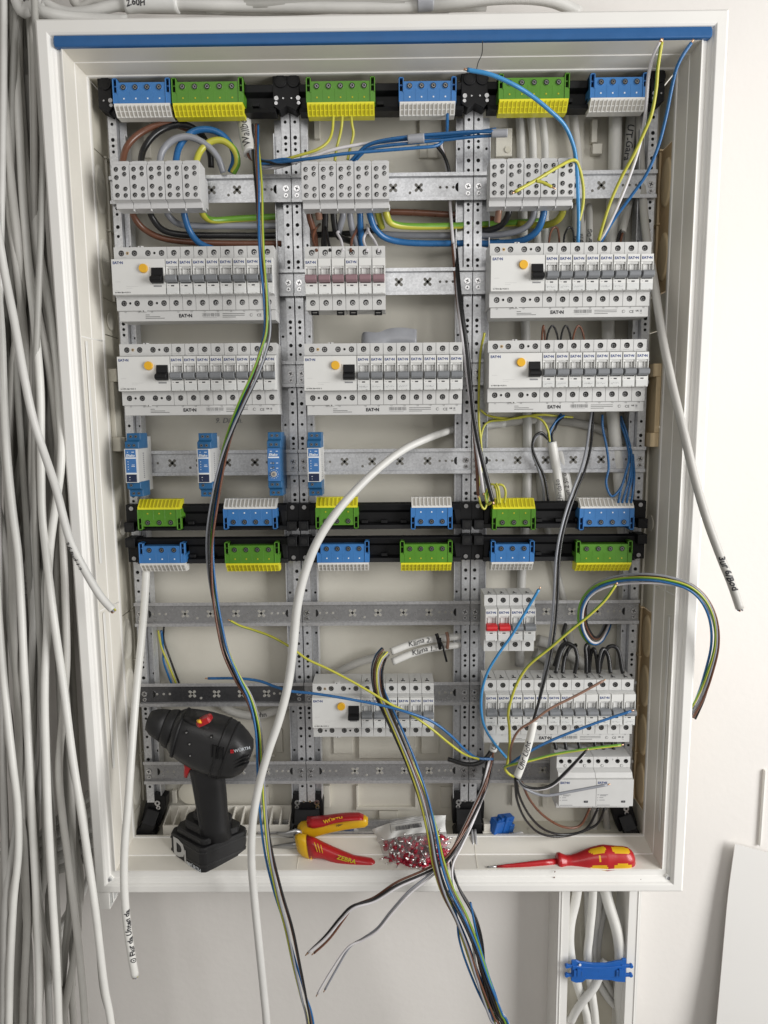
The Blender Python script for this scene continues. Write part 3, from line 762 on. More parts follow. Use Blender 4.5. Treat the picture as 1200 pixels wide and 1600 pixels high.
# residual current switch, four modules
def rcd_mesh():
    b = MB(); w = 4*MW; g = .00025
    b.prism([(.050, .0175), (.0142, .0175), (.0142, .0022), (.004, .0004), (.004, -.0452), (.0142, -.0462), (.0142, -.0640), (.050, -.0640)], g, w-g, 'device')
    hx = (.0099, .0273, .0453, .0634)
    b.holeplate(g, w-g, .0020, .0175, .011, .0138, [(x, .0098, .0038) for x in hx], 'device')
    b.holeplate(g, w-g, -.0640, -.0460, .011, .0138, [(x, -.0545, .0038) for x in hx], 'device')
    b.box(g, w-g, 0, .0045, 0, -.0452, 'white')
    b.cyl((.0186, .0106, .0098), .0022, .0006, 'brass', n=12); b.cyl((.0186, .0104, .0098), .0012, .0004, 'hole', n=10)
    for x, z in ((.0543, .0098), (.0186, -.0545), (.0543, -.0545)): b.cyl((x, .0107, z), .0018, .0005, 'hole', n=12)
    b.box(.0325, .0392, .0108, .020, .0172, .0190, 'device'); b.cyl((.0358, .0105, .0180), .001, .0004, 'hole', n=8)
    b.box(.0325, .0392, .0108, .020, -.0636, -.0654, 'device'); b.cyl((.0358, .0105, -.0645), .001, .0004, 'hole', n=8)
    b.box(.0545, .0657, -.0002, .0005, -.0336, -.0358, 'inkgrey')
    b.box(.0512, .0700, -.0008, .001, -.0106, -.0324, 'white')
    for (x0, x1, z) in ((.004, .0115, -.0285), (.0185, .0345, -.0345), (.0185, .0265, -.0368), (.0475, .052, -.0214), (.004, .008, -.0400)):
        b.box(x0, x1, -.0001, .0003, z, z-.0005, 'inkgrey')
    b.box(.010, .017, .0108, .0112, .0040, .0046, 'inkgrey'); b.box(.012, .019, .0108, .0112, -.0485, -.0490, 'inkgrey')
    return b.mesh('switch_body', .00022)
me_rcd = rcd_mesh()
b = MB(); b.cyl((.0425, -.0030, -.0122), .0055, .0030, 'yellowbtn', n=22, r2=.0056); b.cyl((.0425, -.0002, -.0122), .0061, .0004, 'devside', n=22); me_btn = b.mesh('test_button', .0003)
b = MB(); b.prism([(.001, -.0113), (-.0015, -.0113), (-.0035, -.0215), (-.0105, -.0245), (-.0112, -.0290), (-.0070, -.0312), (.001, -.0318)], .0527, .0683, 'black'); me_sw = b.mesh('switch_lever', .0006)
me_rate = text_mesh('In=40A I\u0394n=0,03 A', .0026, 'ink', .01)
def rcd(loc, label):
    t = thing('residual_current_switch', label, 'residual current switch', loc, 'residual current switches with yellow test buttons')
    obj('switch_body', me_rcd, t); obj('test_button', me_btn, t); obj('switch_lever', me_sw, t)
    obj('logo_print', me_logo, t, (.0022, -.0002, -.0062)); obj('rating_print', me_rate, t, (.0032, -.0002, -.0432))
    for x in (.0099, .0273, .0453, .0634):
        for z in (.0098, -.0545):
            s_ = obj('terminal_screw', me_s30, t, (x, .0132, z)); s_.rotation_euler = (0, random.uniform(0, 3), 0)
def busbar_mesh(n):
    b = MB(); w = n*MW-.0025
    b.box(0, w, .0135, .045, -.0642, -.0775, 'device')
    x = w*.30
    for i, z in enumerate((-.0688, -.0712, -.0732)): b.box(x-.028, x-.002-(.006 if i == 1 else 0)-(.02 if i == 0 else 0), .0133, .0137, z, z-.0009, 'ink')
    x = w*.53; r = random.Random(3); q = x
    while q < x+.024:
        d = r.choice((.0004, .0007, .001)); b.box(q, q+d, .0133, .0137, -.0675, -.0722, 'ink'); q += d+r.choice((.0004, .0006))
    b.box(x+.001, x+.020, .0133, .0137, -.0732, -.0738, 'inkgrey')
    x = w*.66
    for i, z in enumerate((-.0682, -.0704, -.0726)): b.box(x, x+.030-(.012 if i == 2 else 0), .0133, .0137, z, z-.0009, 'ink')
    # small round earth mark
    x = w*.845; b.cyl((x, .0132, -.0705), .0022, .0004, 'ink', n=14); b.cyl((x, .0131, -.0705), .0017, .0003, 'device', n=14)
    b.box(x-.0012, x+.0012, .0130, .0134, -.0702, -.0706, 'ink'); b.box(x-.0002, x+.0002, .0130, .0134, -.0690, -.0704, 'ink')
    x = w*.955; b.box(x-.0013, x+.0013, .0132, .0135, -.0685, -.0716, 'inkgrey'); b.box(x-.0016, x+.0016, .0132, .0135, -.0728, -.0734, 'ink')
    return b.mesh('bar_body', .0004)
me_bus = {12: busbar_mesh(12)}
me_ce = text_mesh('CE', .0052, 'ink', .0); me_uk = text_mesh('UK', .0030, 'ink', .02); me_L = [text_mesh(s, .0026, 'inkgrey', .02) for s in ('L1', 'L2', 'L3')]
def busbar(loc, label, n=12):
    t = thing('busbar_cover', label, 'busbar', loc, 'grey busbar covers under the breaker rows')
    obj('bar_body', me_bus[n], t); w = n*MW-.0025
    obj('logo_print', me_logo_dk, t, (w*.40-.004, .0132, -.0728))
    obj('mark_print', me_ce, t, (w*.88, .0132, -.0726)); obj('mark_print', me_uk, t, (w*.922, .0132, -.0708))
    for i in range(n):
        if i in (3,): continue
        obj('mark_print', me_L[i % 3], t, (i*MW+.0075, .0132, -.0664))
GB = 'single breakers with grey levers'
def row(xl, yl, xr, rname, nm=8, bus=True, Y=.02, bdx=.0035, scr=0):
    a = U(xl, yl, Y); z = a.z; x0 = a.x
    rcd((x0, Y, z), 'wide switch with yellow button, %s' % rname)
    for i in range(nm):
        w_ = '%s grey lever right of the black switch, %s' % (ORD[i], rname)
        breaker(1, (x0+(4+i)*MW, Y, z), w_, 'lever', GB, scr=(scr+i) if scr and i < 6 else 0)
    if bus: busbar((x0+bdx*.6, Y, z), 'grey printed busbar cover under the breakers, %s' % rname)
row(173, 405, 425, 'upper breaker row of the left rack')
row(182, 557.5, 433, 'lower breaker row of the left rack')
row(474, 556.7, 722, 'full breaker row of the middle rack', scr=1)
row(767, 399, 1022, 'upper breaker row of the right rack', scr=2)
row(764, 552, 1017, 'second breaker row of the right rack', scr=3)
row(487, 1091, 678, 'low row behind the black wire bundle', 6, False, Y=.034)
# six poles with lilac levers
a = U(475, 404, .02)
breaker(3, (a.x, .02, a.z), 'left one of the two three-pole breakers with dull purple levers', 'lilac', 'three-pole breakers with purple levers', name='three_pole_breaker')
breaker(3, (a.x+3*MW, .02, a.z), 'right one of the two three-pole breakers with dull purple levers', 'lilac', 'three-pole breakers with purple levers', name='three_pole_breaker')
# black clip loops under them
for i, xx in enumerate((492, 532, 552, 591)):
    p = U(xx, 488, .035); b = MB()
    b.box(-.005, .005, 0, .006, .003, .001, 'black'); b.box(-.005, .005, 0, .006, -.001, -.003, 'black'); b.box(-.005, -.003, 0, .006, -.003, .003, 'black'); b.box(.003, .005, 0, .006, -.003, .003, 'black')
    o = b.build('rail_clip', loc=p, bevel=.0003)
    tag(o, '%s small black clip from the left under the purple lever breakers' % ORD[i], 'clip', 'black clips under the purple breakers')
# red pair
a = U(758, 952, .016)
for i in range(4):
    breaker(1, (a.x+i*MW*1.005, .016, a.z), ['left breaker with a bright red lever in the block of four', 'right breaker with a bright red lever in the block of four', 'grey lever breaker directly right of the two red levers', 'rightmost breaker in the block of four with red levers'][i], 'redlever' if i < 2 else 'lever', 'block of four breakers in the right rack')
# twelve poles lower right
a = U(758, 1086, .016)
for i in range(6): breaker(1, (a.x+i*MW*1.003, .016, a.z), '%s grey lever breaker from the left in the long row above the contactors' % ORD[i], 'lever', GB, scr=i+1)
breaker(3, (a.x+6*MW*1.003, .016, a.z), 'left three-pole grey lever breaker in the long row above the contactors', 'lever', 'three-pole grey lever breakers', scr=2, name='three_pole_breaker')
breaker(3, (a.x+9*MW*1.003, .016, a.z), 'right three-pole grey lever breaker in the long row above the contactors', 'lever', 'three-pole grey lever breakers', scr=1, name='three_pole_breaker')
busbar((a.x+.0005, .016, a.z), 'grey printed busbar cover under the long row above the contactors')

# ================================================================= CONTACTORS
def contactor(loc, label):
    w = 3*MW; g = .0002; t = thing('contactor', label, 'contactor', loc, 'pair of wide grey contactors')
    b = MB()
    b.prism([(.055, .026), (.020, .026), (.020, .0095), (.008, .0065), (.0048, 0), (.0048, -.0405), (.0142, -.0420), (.0142, -.0510), (.055, -.0510)], g, w-g, 'device')
    hx = (.0065, .0185, .0345, .0465)
    b.holeplate(g, w-g, .0095, .026, .0165, .0195, [(x, .0190, .0033) for x in hx], 'device')
    b.box(g, w-g, 0, .0053, 0, -.0405, 'device')
    for x in hx:
        b.box(x-.0028, x+.0028, .0138, .0146, -.0423, -.0455, 'hole'); b.cyl((x, .0139, -.0455), .0028, .0006, 'hole', n=12)
        b.box(x-.0010, x+.0010, .0139, .0144, -.0492, -.0500, 'inkgrey'); b.box(x-.0008, x+.0008, .0163, .0168, .0238, .0248, 'ink')
    for x in (.0126, .0405): b.cyl((x, .0162, .0125), .0026, .0006, 'screw', n=14); b.cyl((x, .0160, .0125), .0018, .0005, 'devside', n=14)
    b.box(.026, .029, .0163, .0168, .0215, .0225, 'inkgrey'); b.box(.0268, .0278, .0163, .0168, .020, .0235, 'inkgrey')
    b.box(.0130, .0142, .0138, .0146, -.0455, -.0490, 'ink'); b.cyl((.0265, .0139, -.0472), .0017, .0005, 'inkgrey', n=10)
    b.build('contactor_body', t, .0003)
    o = MB(); o.box(.0362, .0418, -.0005, .001, -.0318, -.0348, 'ink'); o.box(.0375, .0405, -.0007, .001, -.0325, -.0337, 'inkgrey'); o.build('indicator_window', t, .0002)
    o = MB()
    for x0, x1, z in ((.0018, .0045, -.0225), (.006, .017, -.0225), (.006, .0145, -.0240), (.0018, .003, -.0268), (.005, .0105, -.0268), (.0018, .003, -.0305), (.005, .0125, -.0305), (.0018, .020, -.0382)):
        o.box(x0, x1, -.0002, .0003, z, z-.0008, 'inkgrey')
    o.build('rating_print', t)
    obj('logo_print', me_logo_s, t, (.0020, -.0003, -.0060))
a = U(873.6, 1218.5, .008)
contactor((a.x, .008, a.z), 'left one of the two wide grey contactors above the screwdriver')
contactor((a.x+3*MW, .008, a.z), 'right one of the two wide grey contactors above the screwdriver')

# ================================================================= RELAYS
me_el = text_mesh('Eltako', .0048, 'inkwhite', .03, .2)
def relay(px_, py, label, knob=False, wpx=0):
    Y = .022; a = U(px_, py, Y); w = .0178
    t = thing('relay_module', label, 'relay', a, 'slim blue relays on the rail')
    b = MB(); k = 'relay' if knob else 'devside'
    b.prism([(.055, .016), (.015, .016), (.015, 0), (0, 0), (0, -.0455), (.015, -.0455), (.015, -.060), (.055, -.060)], .0002, w-.0002, k); b.build('relay_body', t, .0003)
    for up in (1, -1):
        z0 = 0 if up > 0 else -.0455; b = MB()
        b.prism([(.004, z0), (.004, z0+up*.009), (.012, z0+up*.012), (.012, z0+up*.021), (.040, z0+up*.021), (.040, z0)], -.0004, w+.0004, 'relay')
        e = b.build('terminal_end', t, .0004)
        for x, y, z in ((.0055, .0036, .0045), (.0125, .0036, .0045), (.0055, .0116, .0165), (.0125, .0116, .0165)):
            if not knob and x > .01 and y < .01 and up < 0: continue
            s_ = obj('terminal_screw', me_s24, e, (x, y, z0+up*z))
    b = MB()
    if knob:
        b.box(.0008, w-.0008, -.0008, .001, -.0005, -.0450, 'relaylab')
        b.box(.0016, w-.0016, -.0010, 0, -.0118, -.0136, 'inkwhite')
        for z in (-.004, -.020, -.027):
            for x in (.004, .012): b.box(x, x+.0028, -.0010, 0, z, z-.0009, 'inkwhite')
        b.build('label_plate', t)
        for z, r in ((-.0205, .0017), (-.0265, .0017)):
            q = MB(); q.cyl((.0088, -.0022, z), r, .0016, 'relay', n=14); q.cyl((.0088, -.0024, z), r*.6, .0003, 'screw', n=10); q.build('dial', t)
        q = MB(); q.cyl((.0088, -.0032, -.0355), .0040, .0026, 'twdk', n=20); q.cyl((.0088, -.0036, -.0355), .0022, .0006, 'screw', n=12); q.build('dial', t, .0002)
        q = MB()
        for i in range(12):
            A = i*math.pi/6; q.box(.0088+.0058*math.cos(A)-.0004, .0088+.0058*math.cos(A)+.0004, -.0011, 0, -.0355+.0058*math.sin(A)-.0004, -.0355+.0058*math.sin(A)+.0004, 'inkwhite')
        q.build('scale_print', t)
    else:
        b.box(0, w, -.0006, .001, 0, -.0460, 'white'); b.box(.0014, w-.0022, -.0009, .0002, -.0008, -.0335, 'relaylab')
        b.box(.0014, w-.0022, -.0010, 0, -.0115, -.0133, 'inkwhite'); b.box(.0014, w-.0022, -.0010, 0, -.0325, -.0342, 'inkwhite')
        for z in (-.004, -.017, -.0205, -.024, -.0275):
            b.box(.004, .0052, -.0011, 0, z, z-.0009, 'inkwhite')
        b.box(.010, .0135, -.0011, 0, -.004, -.0049, 'inkwhite'); b.box(.0095, .0135, -.0011, 0, -.0215, -.0222, 'inkwhite'); b.box(.009, .0138, -.0011, 0, -.0235, -.0242, 'inkwhite')
        b.build('label_plate', t)
        q = MB(); q.box(.0014, w-.0022, -.0012, .0002, -.0348, -.0452, 'relaywin'); q.box(.005, .007, -.0014, 0, -.038, -.0392, 'inkwhite'); q.box(.0055, .0062, -.0014, 0, -.041, -.043, 'inkwhite'); q.build('window', t, .0002)
        q = MB()
        for z in [(-.006-i*.0028) for i in range(13)]: q.box(w-.0003, w-.0001, .020, .0225+.002*(i % 2 if False else 1), z, z-.0018, 'inkgrey')
        q.build('side_print', t)
    obj('logo_print', me_el, t, (.0022, -.0012, -.0105))
    return t
relay(194, 701.5, 'white framed blue relay at the left end of its rail')
relay(307.5, 701.5, 'white framed blue relay behind the hanging wire strand')
relay(417, 700, 'all blue relay with a round dial', True)
relay(480, 700, 'white framed blue relay on the middle rack')
# ================================================================= CABLES
def one(pts, r, k, name='core_wire', parent=None, n=7, tip=0.006, origin=None, k2=None, twist=0.0, tipend='end'):
    """single wire; k2 makes a second colour stripe; a short bare copper tip"""
    b = MB(); ks = None
    if k2: ks = (lambda i, j: k2 if (j/n+.17) % 1 < .36 else k)
    b.tube(pts, r, k, n, ks, twist)
    o = b.build(name, parent, origin=origin)
    if tip:
        c = MB(); e = pts[-1]; d = (pts[-1]-pts[-2]).normalized()
        ps = [e-d*.0005, e+d*tip*.5, e+d*tip]
        if origin is not None: ps = [p-origin for p in ps]
        c.tube(ps, r*.55, 'copper', 7); c.build('copper_tip', o)
    return o
YG = ('wyellow', 'wgreen')
def kk(c): return {'yg': YG, 'bl': ('wblue', None), 'lb': ('wlblue', None), 'bk': ('wblack', None), 'br': ('wbrown', None), 'lbr': ('wbrownl', None), 'gr': ('wgrey', None), 'wh': ('wwhite', None)}[c]
def loose(name, P, r, c, label, cat='wire', group=None, tip=.004, n=8, sub=8, twist=.012):
    pts = px(P, sub); k, k2 = kk(c) if c in ('yg','bl','lb','bk','br','lbr','gr','wh') else (c, None)
    o = one(pts, r, k, name, None, n, tip, origin=pts[0], k2=k2, twist=twist)
    tag(o, label, cat, group); return o, pts
def strand(name, P, cols, r, spread, label, cat='cable', turns=1.2, sub=8, tips=True, seed=1, fan=0.0, group=None, phase=0):
    """several cores following one path, each a child"""
    pts = px(P, sub); N = len(pts); rnd = random.Random(seed)
    t = thing(name, label, cat, pts[0], group)
    for q, c in enumerate(cols):
        k, k2 = kk(c); a0 = 2*math.pi*q/len(cols)+phase; out = []
        cut = N if q == 0 else N-int(rnd.uniform(0, .03)*N)
        ph = rnd.uniform(0, 6); amp = rnd.uniform(.5, 1.2)
        for i in range(cut):
            u = i/(N-1); T_ = (pts[min(i+1, N-1)]-pts[max(i-1, 0)]).normalized()
            n1 = Vector((0, 1, 0))-T_*T_.y
            if n1.length < .1: n1 = Vector((1, 0, 0))-T_*T_.x
            n1.normalize(); n2 = T_.cross(n1); a = a0+turns*2*math.pi*u+.5*math.sin(5*u*amp+ph)
            s_ = spread*1.45*(1+fan*u*u*(0.6+.6*math.sin(q*2.1)))
            out.append(pts[i]-t.location+n1*s_*math.cos(a)*.8+n2*s_*math.sin(a)*(1+.35*math.sin(7*u+ph)))
        one(out, r, k, 'core_wire', t, 7, .004 if tips else 0, k2=k2, twist=.02)
    return t, pts
def sheath(parent, P, r, k='cable2', sub=8, name='sheath', n=14, flare=False):
    pts = px(P, sub); b = MB(); b.tube(pts, r, k, n)
    o = b.build(name, None)
    if parent:
        o.parent = parent; o.matrix_parent_inverse = Matrix.Translation(-Vector(parent.location))
    return o, pts
def child(o, parent): o.parent = parent; o.matrix_parent_inverse = Matrix.Translation(-Vector(parent.location)); return o
def cable(P, r, k, label, group=None, n=12, sub=7, name='sheathed_cable', cut=False, rfun=None):
    if group == GL: r *= .92
    pts = px(P, sub); b = MB(); b.tube(pts, r, k, n, rfun=rfun); o = b.build(name, origin=pts[0]); tag(o, label, 'cable', group)
    if cut:
        e = pts[-1]; d = (pts[-1]-pts[-2]).normalized(); n1 = d.orthogonal().normalized(); n2 = d.cross(n1)
        for i, c in enumerate(('wbrown', 'wblue', 'wblack', 'wyellow', 'wgrey')):
            a = i*1.257; c0 = e+(n1*math.cos(a)+n2*math.sin(a))*r*.5-pts[0]
            q = MB(); q.tube([c0-d*.001, c0+d*.0012, c0+d*.003], r*.26, c, 7); q.build('core_end', o)
            q = MB(); q.tube([c0+d*.001, c0+d*.0022, c0+d*.0038], r*.14, 'copper', 6); q.build('copper_tip', o)
    return o, pts

# ---- bundle left of the cabinet
GL = 'grey cables hanging left of the cabinet'
CB = [
 # (path, radius, material, front label)
 ([(-14,300,.01),(-2,370,0),(8,430,0),(22,500,-.01),(38,590,-.02),(52,655,-.02),(68,705,-.02),(88,765,-.03),(108,840,-.04),(132,890,-.04),(156,930,-.04),(176,953,-.04)], .0055, 'cable2', 'grey cable crossing over the left frame edge and ending there'),
 ([(16,-20,.05),(22,60,.05),(28,160,.04),(33,260,.04),(38,340,.03),(46,430,.02),(56,520,.01),(63,610,.0),(64,700,.0),(66,800,.0),(74,880,-.01),(86,980,-.02),(99,1070,-.02),(113,1180,-.03),(127,1270,-.04),(139,1350,-.04),(150,1430,-.05),(163,1540,-.05),(176,1620,-.05)], .0055, 'cablew', 'light cable hanging in front of the lower left frame corner'),
 ([(-6,420,.02),(2,520,.01),(6,620,.01),(12,720,0),(20,800,0),(29,870,0),(34,960,-.01),(38,1050,-.02),(43,1130,-.02),(46,1200,-.03),(50,1270,-.03),(54,1350,-.03),(58,1430,-.03),(61,1520,-.04),(61,1620,-.04)], .0054, 'cablew', 'long light cable, third hanging cable from the left at the bottom'),
 ([(-9,860,0),(-2,960,0),(5,1050,-.01),(13,1130,-.02),(21,1200,-.03),(28,1260,-.03),(29,1330,-.03),(22,1400,-.03),(19,1450,-.03),(16,1520,-.03),(14,1620,-.03)], .0053, 'cablew', 'light cable bowing right then left at the far lower left edge'),
 ([(45,-20,.06),(50,80,.06),(53,180,.05),(54,280,.05),(58,370,.04),(72,450,.03),(82,520,.03),(92,620,.02),(96,720,.0),(78,860,-.0),(74,980,-.01),(70,1080,-.02),(72,1180,-.03),(76,1290,-.04),(82,1400,-.04),(88,1500,-.05),(92,1620,-.05)], .0055, 'cablew', 'straight light cable, front one in the middle of the lower bundle'),
 ([(34,360,.03),(48,430,.03),(62,500,.02),(78,580,.02),(88,660,.02),(95,740,.02),(98,830,.01),(102,930,0),(104,1030,-.01),(99,1110,-.01),(92,1200,-.02),(97,1270,-.02),(106,1340,-.02),(116,1420,-.03),(126,1510,-.03),(134,1620,-.03)], .0054, 'cable', 'grey cable bending right just beside the lower frame edge'),
 ([(4,-20,.04),(5,100,.04),(10,200,.03),(18,290,.03),(28,380,.02),(34,470,.03),(22,560,.03),(14,680,.03),(18,780,.03)], .0058, 'cable', None),
 ([(28,-20,.07),(30,100,.07),(36,200,.06),(44,300,.05),(54,380,.04),(64,440,.04),(78,510,.04),(90,600,.04),(96,700,.04)], .0055, 'cable', None),
 ([(-4,60,.05),(3,160,.05),(2,260,.05),(10,350,.05),(22,430,.05),(34,520,.05),(42,620,.05),(30,740,.04),(14,840,.04),(9,940,.03)], .0055, 'cable3', None),
 ([(0,180,.03),(6,260,.03),(14,330,.03),(24,400,.02),(36,500,.03),(44,600,.04),(48,700,.05),(42,800,.05),(30,900,.04),(22,1010,.03)], .0052, 'cable', None),
 ([(0,280,.06),(4,400,.06),(8,520,.05),(10,640,.04),(14,760,.03),(10,860,.03),(4,960,.02)], .0058, 'cable', None),
 ([(-4,560,.01),(2,640,.01),(10,740,.01),(18,850,.02),(20,960,.01),(26,1060,.01),(30,1160,0),(34,1260,0),(38,1340,-.01),(42,1440,-.01),(38,1540,-.01),(36,1620,-.01)], .0055, 'cable', None),
 ([(60,-20,.07),(62,100,.08),(66,220,.07),(62,320,.06),(66,420,.06),(74,520,.06),(78,620,.06),(84,760,.05),(88,860,.05),(94,960,.04),(100,1060,.03),(108,1160,.02),(112,1260,.01),(114,1350,0),(122,1450,0),(104,1560,0),(98,1620,0)], .0055, 'cable', None),
 ([(50,300,.07),(56,400,.07),(64,500,.07),(60,620,.06),(58,740,.05),(56,860,.04),(58,960,.03),(52,1060,.02),(50,1160,.01),(46,1240,.01),(42,1330,.0),(30,1450,0),(26,1560,0),(28,1620,0)], .0055, 'cable3', None),
 ([(50,860,.03),(52,960,.02),(48,1060,.01),(44,1150,.01),(38,1250,0),(36,1330,0),(40,1420,0),(46,1500,0),(48,1620,0)], .0052, 'cable2', None),
 ([(66,980,.02),(64,1080,.02),(66,1180,.02),(56,1280,.02),(58,1370,.01),(66,1450,0),(74,1530,0),(78,1620,0)], .0052, 'cable2', None),
 ([(36,1150,.03),(26,1240,.03),(34,1330,.02),(30,1430,.02),(24,1510,.01),(26,1620,.01)], .0052, 'cable', None),
 ([(100,400,.06),(104,500,.06),(98,600,.06),(92,700,.06),(88,800,.06),(92,900,.05),(96,1000,.05),(98,1100,.04),(104,1200,.03),(110,1300,.02),(112,1380,.01),(104,1460,.01),(98,1530,.01),(90,1620,.01)], .0055, 'cable3', None),
 ([(106,820,.08),(108,900,.07),(110,1000,.07),(114,1080,.06),(118,1160,.05),(120,1240,.04),(116,1300,.04),(126,1380,.03),(120,1460,.02),(112,1540,.01),(116,1620,.01)], .0055, 'cable', None),
 ([(-6,760,.03),(4,830,.02),(14,900,.02),(16,980,.02),(28,1080,.01),(34,1190,.01),(24,1300,.01),(10,1400,0),(8,1500,0),(6,1620,0)], .0055, 'cable2', None),
 ([(70,1360,.02),(62,1420,.01),(72,1480,.01),(92,1540,0),(104,1620,0)], .0050, 'cable', None),
 ([(2,1000,.05),(0,1100,.04),(4,1200,.03),(8,1300,.02),(4,1400,.02),(2,1500,.01),(0,1620,.01)], .0055, 'cable', None),
 ([(76,240,.09),(74,340,.09),(82,420,.08),(90,480,.08),(96,560,.08),(100,640,.07)], .0055, 'cable3', None),
 ([(22,80,.09),(20,200,.09),(30,300,.085),(36,420,.08),(30,540,.08),(22,660,.07),(12,800,.06)], .0055, 'cable3', None),
 ([(40,-20,.09),(44,100,.09),(46,220,.09),(58,330,.09),(66,440,.085),(60,560,.08),(52,700,.08),(46,820,.07)], .0055, 'cable3', None),
]
unl = ['grey cable hanging among others at the left photo edge, upper part', 'grey cable sweeping from the top to the frame beside the bundle', 'dark grey cable half hidden behind the upper left bundle', 'grey cable crossing under the upper bundle near the left edge', 'straight grey cable at the extreme left above mid height', 'grey cable running the full lower left height behind a light one', 'grey cable nearest the outer frame edge over the full height', 'shaded cable running down behind the middle of the bundle', 'light cable hanging just left of the bundle centre at the bottom', 'light cable curling between two front cables at the bottom', 'short grey cable seen between light ones at lower left', 'shaded grey cable close behind the front cable at the frame', 'grey cable curving below the lower left frame corner', 'light cable swinging out to the lower left photo corner', 'short grey cable crossing behind the front ones at the bottom', 'grey cable at the extreme left edge of the lower half', 'dark cable deep behind the bundle near the upper frame edge', 'dark cable deepest in the upper left bundle', 'dark cable behind the bundle under the top left corner']
ui = 0
ORD.append('thirteenth')
def xat(P, y):
    for a_, b_ in zip(P, P[1:]):
        if a_[1] <= y <= b_[1]: return a_[0]+(b_[0]-a_[0])*(y-a_[1])/(b_[1]-a_[1])
def follow(P, dd=.028):
    """carry a rear cable on behind the front cable nearest to its end, up and down"""
    P = list(P)
    for down in (True, False):
        e = P[-1] if down else P[0]
        if (down and e[1] > 1590) or (not down and e[1] < 20): continue
        best = None
        for Q, _, _, lb in CB:
            if lb is None: continue
            x = xat(Q, e[1])
            if x is not None and Q[-1][1] > 1500 and (best is None or abs(x-e[0]) < best[0]): best = (abs(x-e[0]), Q, x)
        if best is None:
            P = [(e[0]-2, -20, e[2]+.01)]+P if not down else P+[(e[0], 1620, e[2])]; continue
        Q = best[1]; ext = []
        for q in (Q if down else Q[::-1]):
            if (down and q[1] > e[1]+90) or (not down and q[1] < e[1]-90): ext.append((q[0]+(2 if len(ext) % 2 else -2), q[1], min(.105, q[2]+dd)))
        P = P+ext if down else ext[::-1]+P
        if not down and P[0][1] > 20: P = [(P[0][0]-4, -20, P[0][2])]+P
    return P
for P, r, k, lab in CB:
    if lab is None: P = follow(P)
    if lab is None: lab = unl[ui]; ui += 1
    o, pts = cable(P, r, k, lab, GL, cut=(P[-1][1] < 1000 and 'ending' in lab))
    if 'crossing over' in lab:
        child(write_on_tube('pen_mark', '3.6.Bad 1.2', .009, pts, .0055, .46, None, side=-.9, rev=False), o)
# filler cables further back, their shade put into the darker greys
fil = ['back row', 'second row', 'rear row', 'wall side row']
rr = random.Random(11)
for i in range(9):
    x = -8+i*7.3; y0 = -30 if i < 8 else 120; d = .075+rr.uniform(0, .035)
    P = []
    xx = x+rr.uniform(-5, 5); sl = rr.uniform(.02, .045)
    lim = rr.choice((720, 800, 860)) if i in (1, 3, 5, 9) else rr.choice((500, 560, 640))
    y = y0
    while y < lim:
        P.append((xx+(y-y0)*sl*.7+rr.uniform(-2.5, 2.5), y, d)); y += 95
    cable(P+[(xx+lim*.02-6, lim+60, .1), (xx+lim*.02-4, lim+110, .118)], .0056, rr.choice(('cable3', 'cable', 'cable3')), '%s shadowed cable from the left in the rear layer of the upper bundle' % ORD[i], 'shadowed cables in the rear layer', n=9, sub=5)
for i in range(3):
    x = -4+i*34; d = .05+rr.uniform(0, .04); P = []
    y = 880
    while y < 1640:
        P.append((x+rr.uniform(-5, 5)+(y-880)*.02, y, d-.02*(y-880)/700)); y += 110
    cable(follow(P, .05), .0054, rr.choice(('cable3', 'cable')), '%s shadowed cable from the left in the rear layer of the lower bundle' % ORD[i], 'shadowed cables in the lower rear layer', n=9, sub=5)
# thinner cables weaving through the bundle
for i in range(5):
    x = rr.uniform(-6, 92); d = rr.uniform(.012, .05); P = []; y = -20; ph_ = rr.uniform(0, 6); am = rr.uniform(5, 14); x1_ = x+rr.uniform(-10, 40)
    while y < 1640:
        u = (y+20)/1660; lim = 46+.062*y
        P.append((min(lim+8, x*(1-u)+x1_*u+am*math.sin(ph_+u*7)), y, d-.03*u)); y += 120
    cable(P, .0042, ('cable', 'cable3', 'cable2')[i % 3], '%s thin cable weaving through the full height of the left bundle' % ORD[i], 'thin cables weaving through the left bundle', n=9, sub=5)
# coil lying across behind the bundle
for i in range(13):
    o_ = i*9.0; s_ = rr.uniform(-4, 4)
    P = [(-20, 1322+o_*.66+s_, .085), (20, 1316+o_*.62, .075), (60, 1300+o_*.66+s_, .06), (98, 1272+o_*.80, .05), (136, 1242+o_*.92, .05), (172, 1214+o_*.98, .055), (200, 1196+o_, .07)]
    cable(P, .0050, ('cable', 'cable2', 'cable3')[i % 3], '%s turn from the top of the coil slanting behind the lower left bundle' % ORD[i], 'coil of cable slanting behind the bundle', n=9, sub=6)
for i in range(6):
    P = [(-10, 896+i*11, .10), (20, 900+i*10, .09), (48, 908+i*9, .09), (70, 925+i*8, .10), (92, 950+i*7, .108), (104, 990+i*6, .11)]
    cable(P, .0045, 'cable3' if i % 2 else 'cable', '%s dark coil turn from the top seen between hanging cables at mid height' % ORD[i], 'turns of the mid height cable coil', n=9, sub=6)
for i, (a_, b_) in enumerate(((120, 1440), (100, 1462), (88, 1500))):
    P = [(60, b_+55, .07), (80, b_+20, .06), (a_-8, b_-12, .06), (a_+12, b_-50, .07), (a_+22, b_-90, .085)]
    cable(P, .0045, 'cable2', '%s coil end from the top poking out low left of the cabinet' % ORD[i], 'coil ends low on the left', n=9, sub=6)
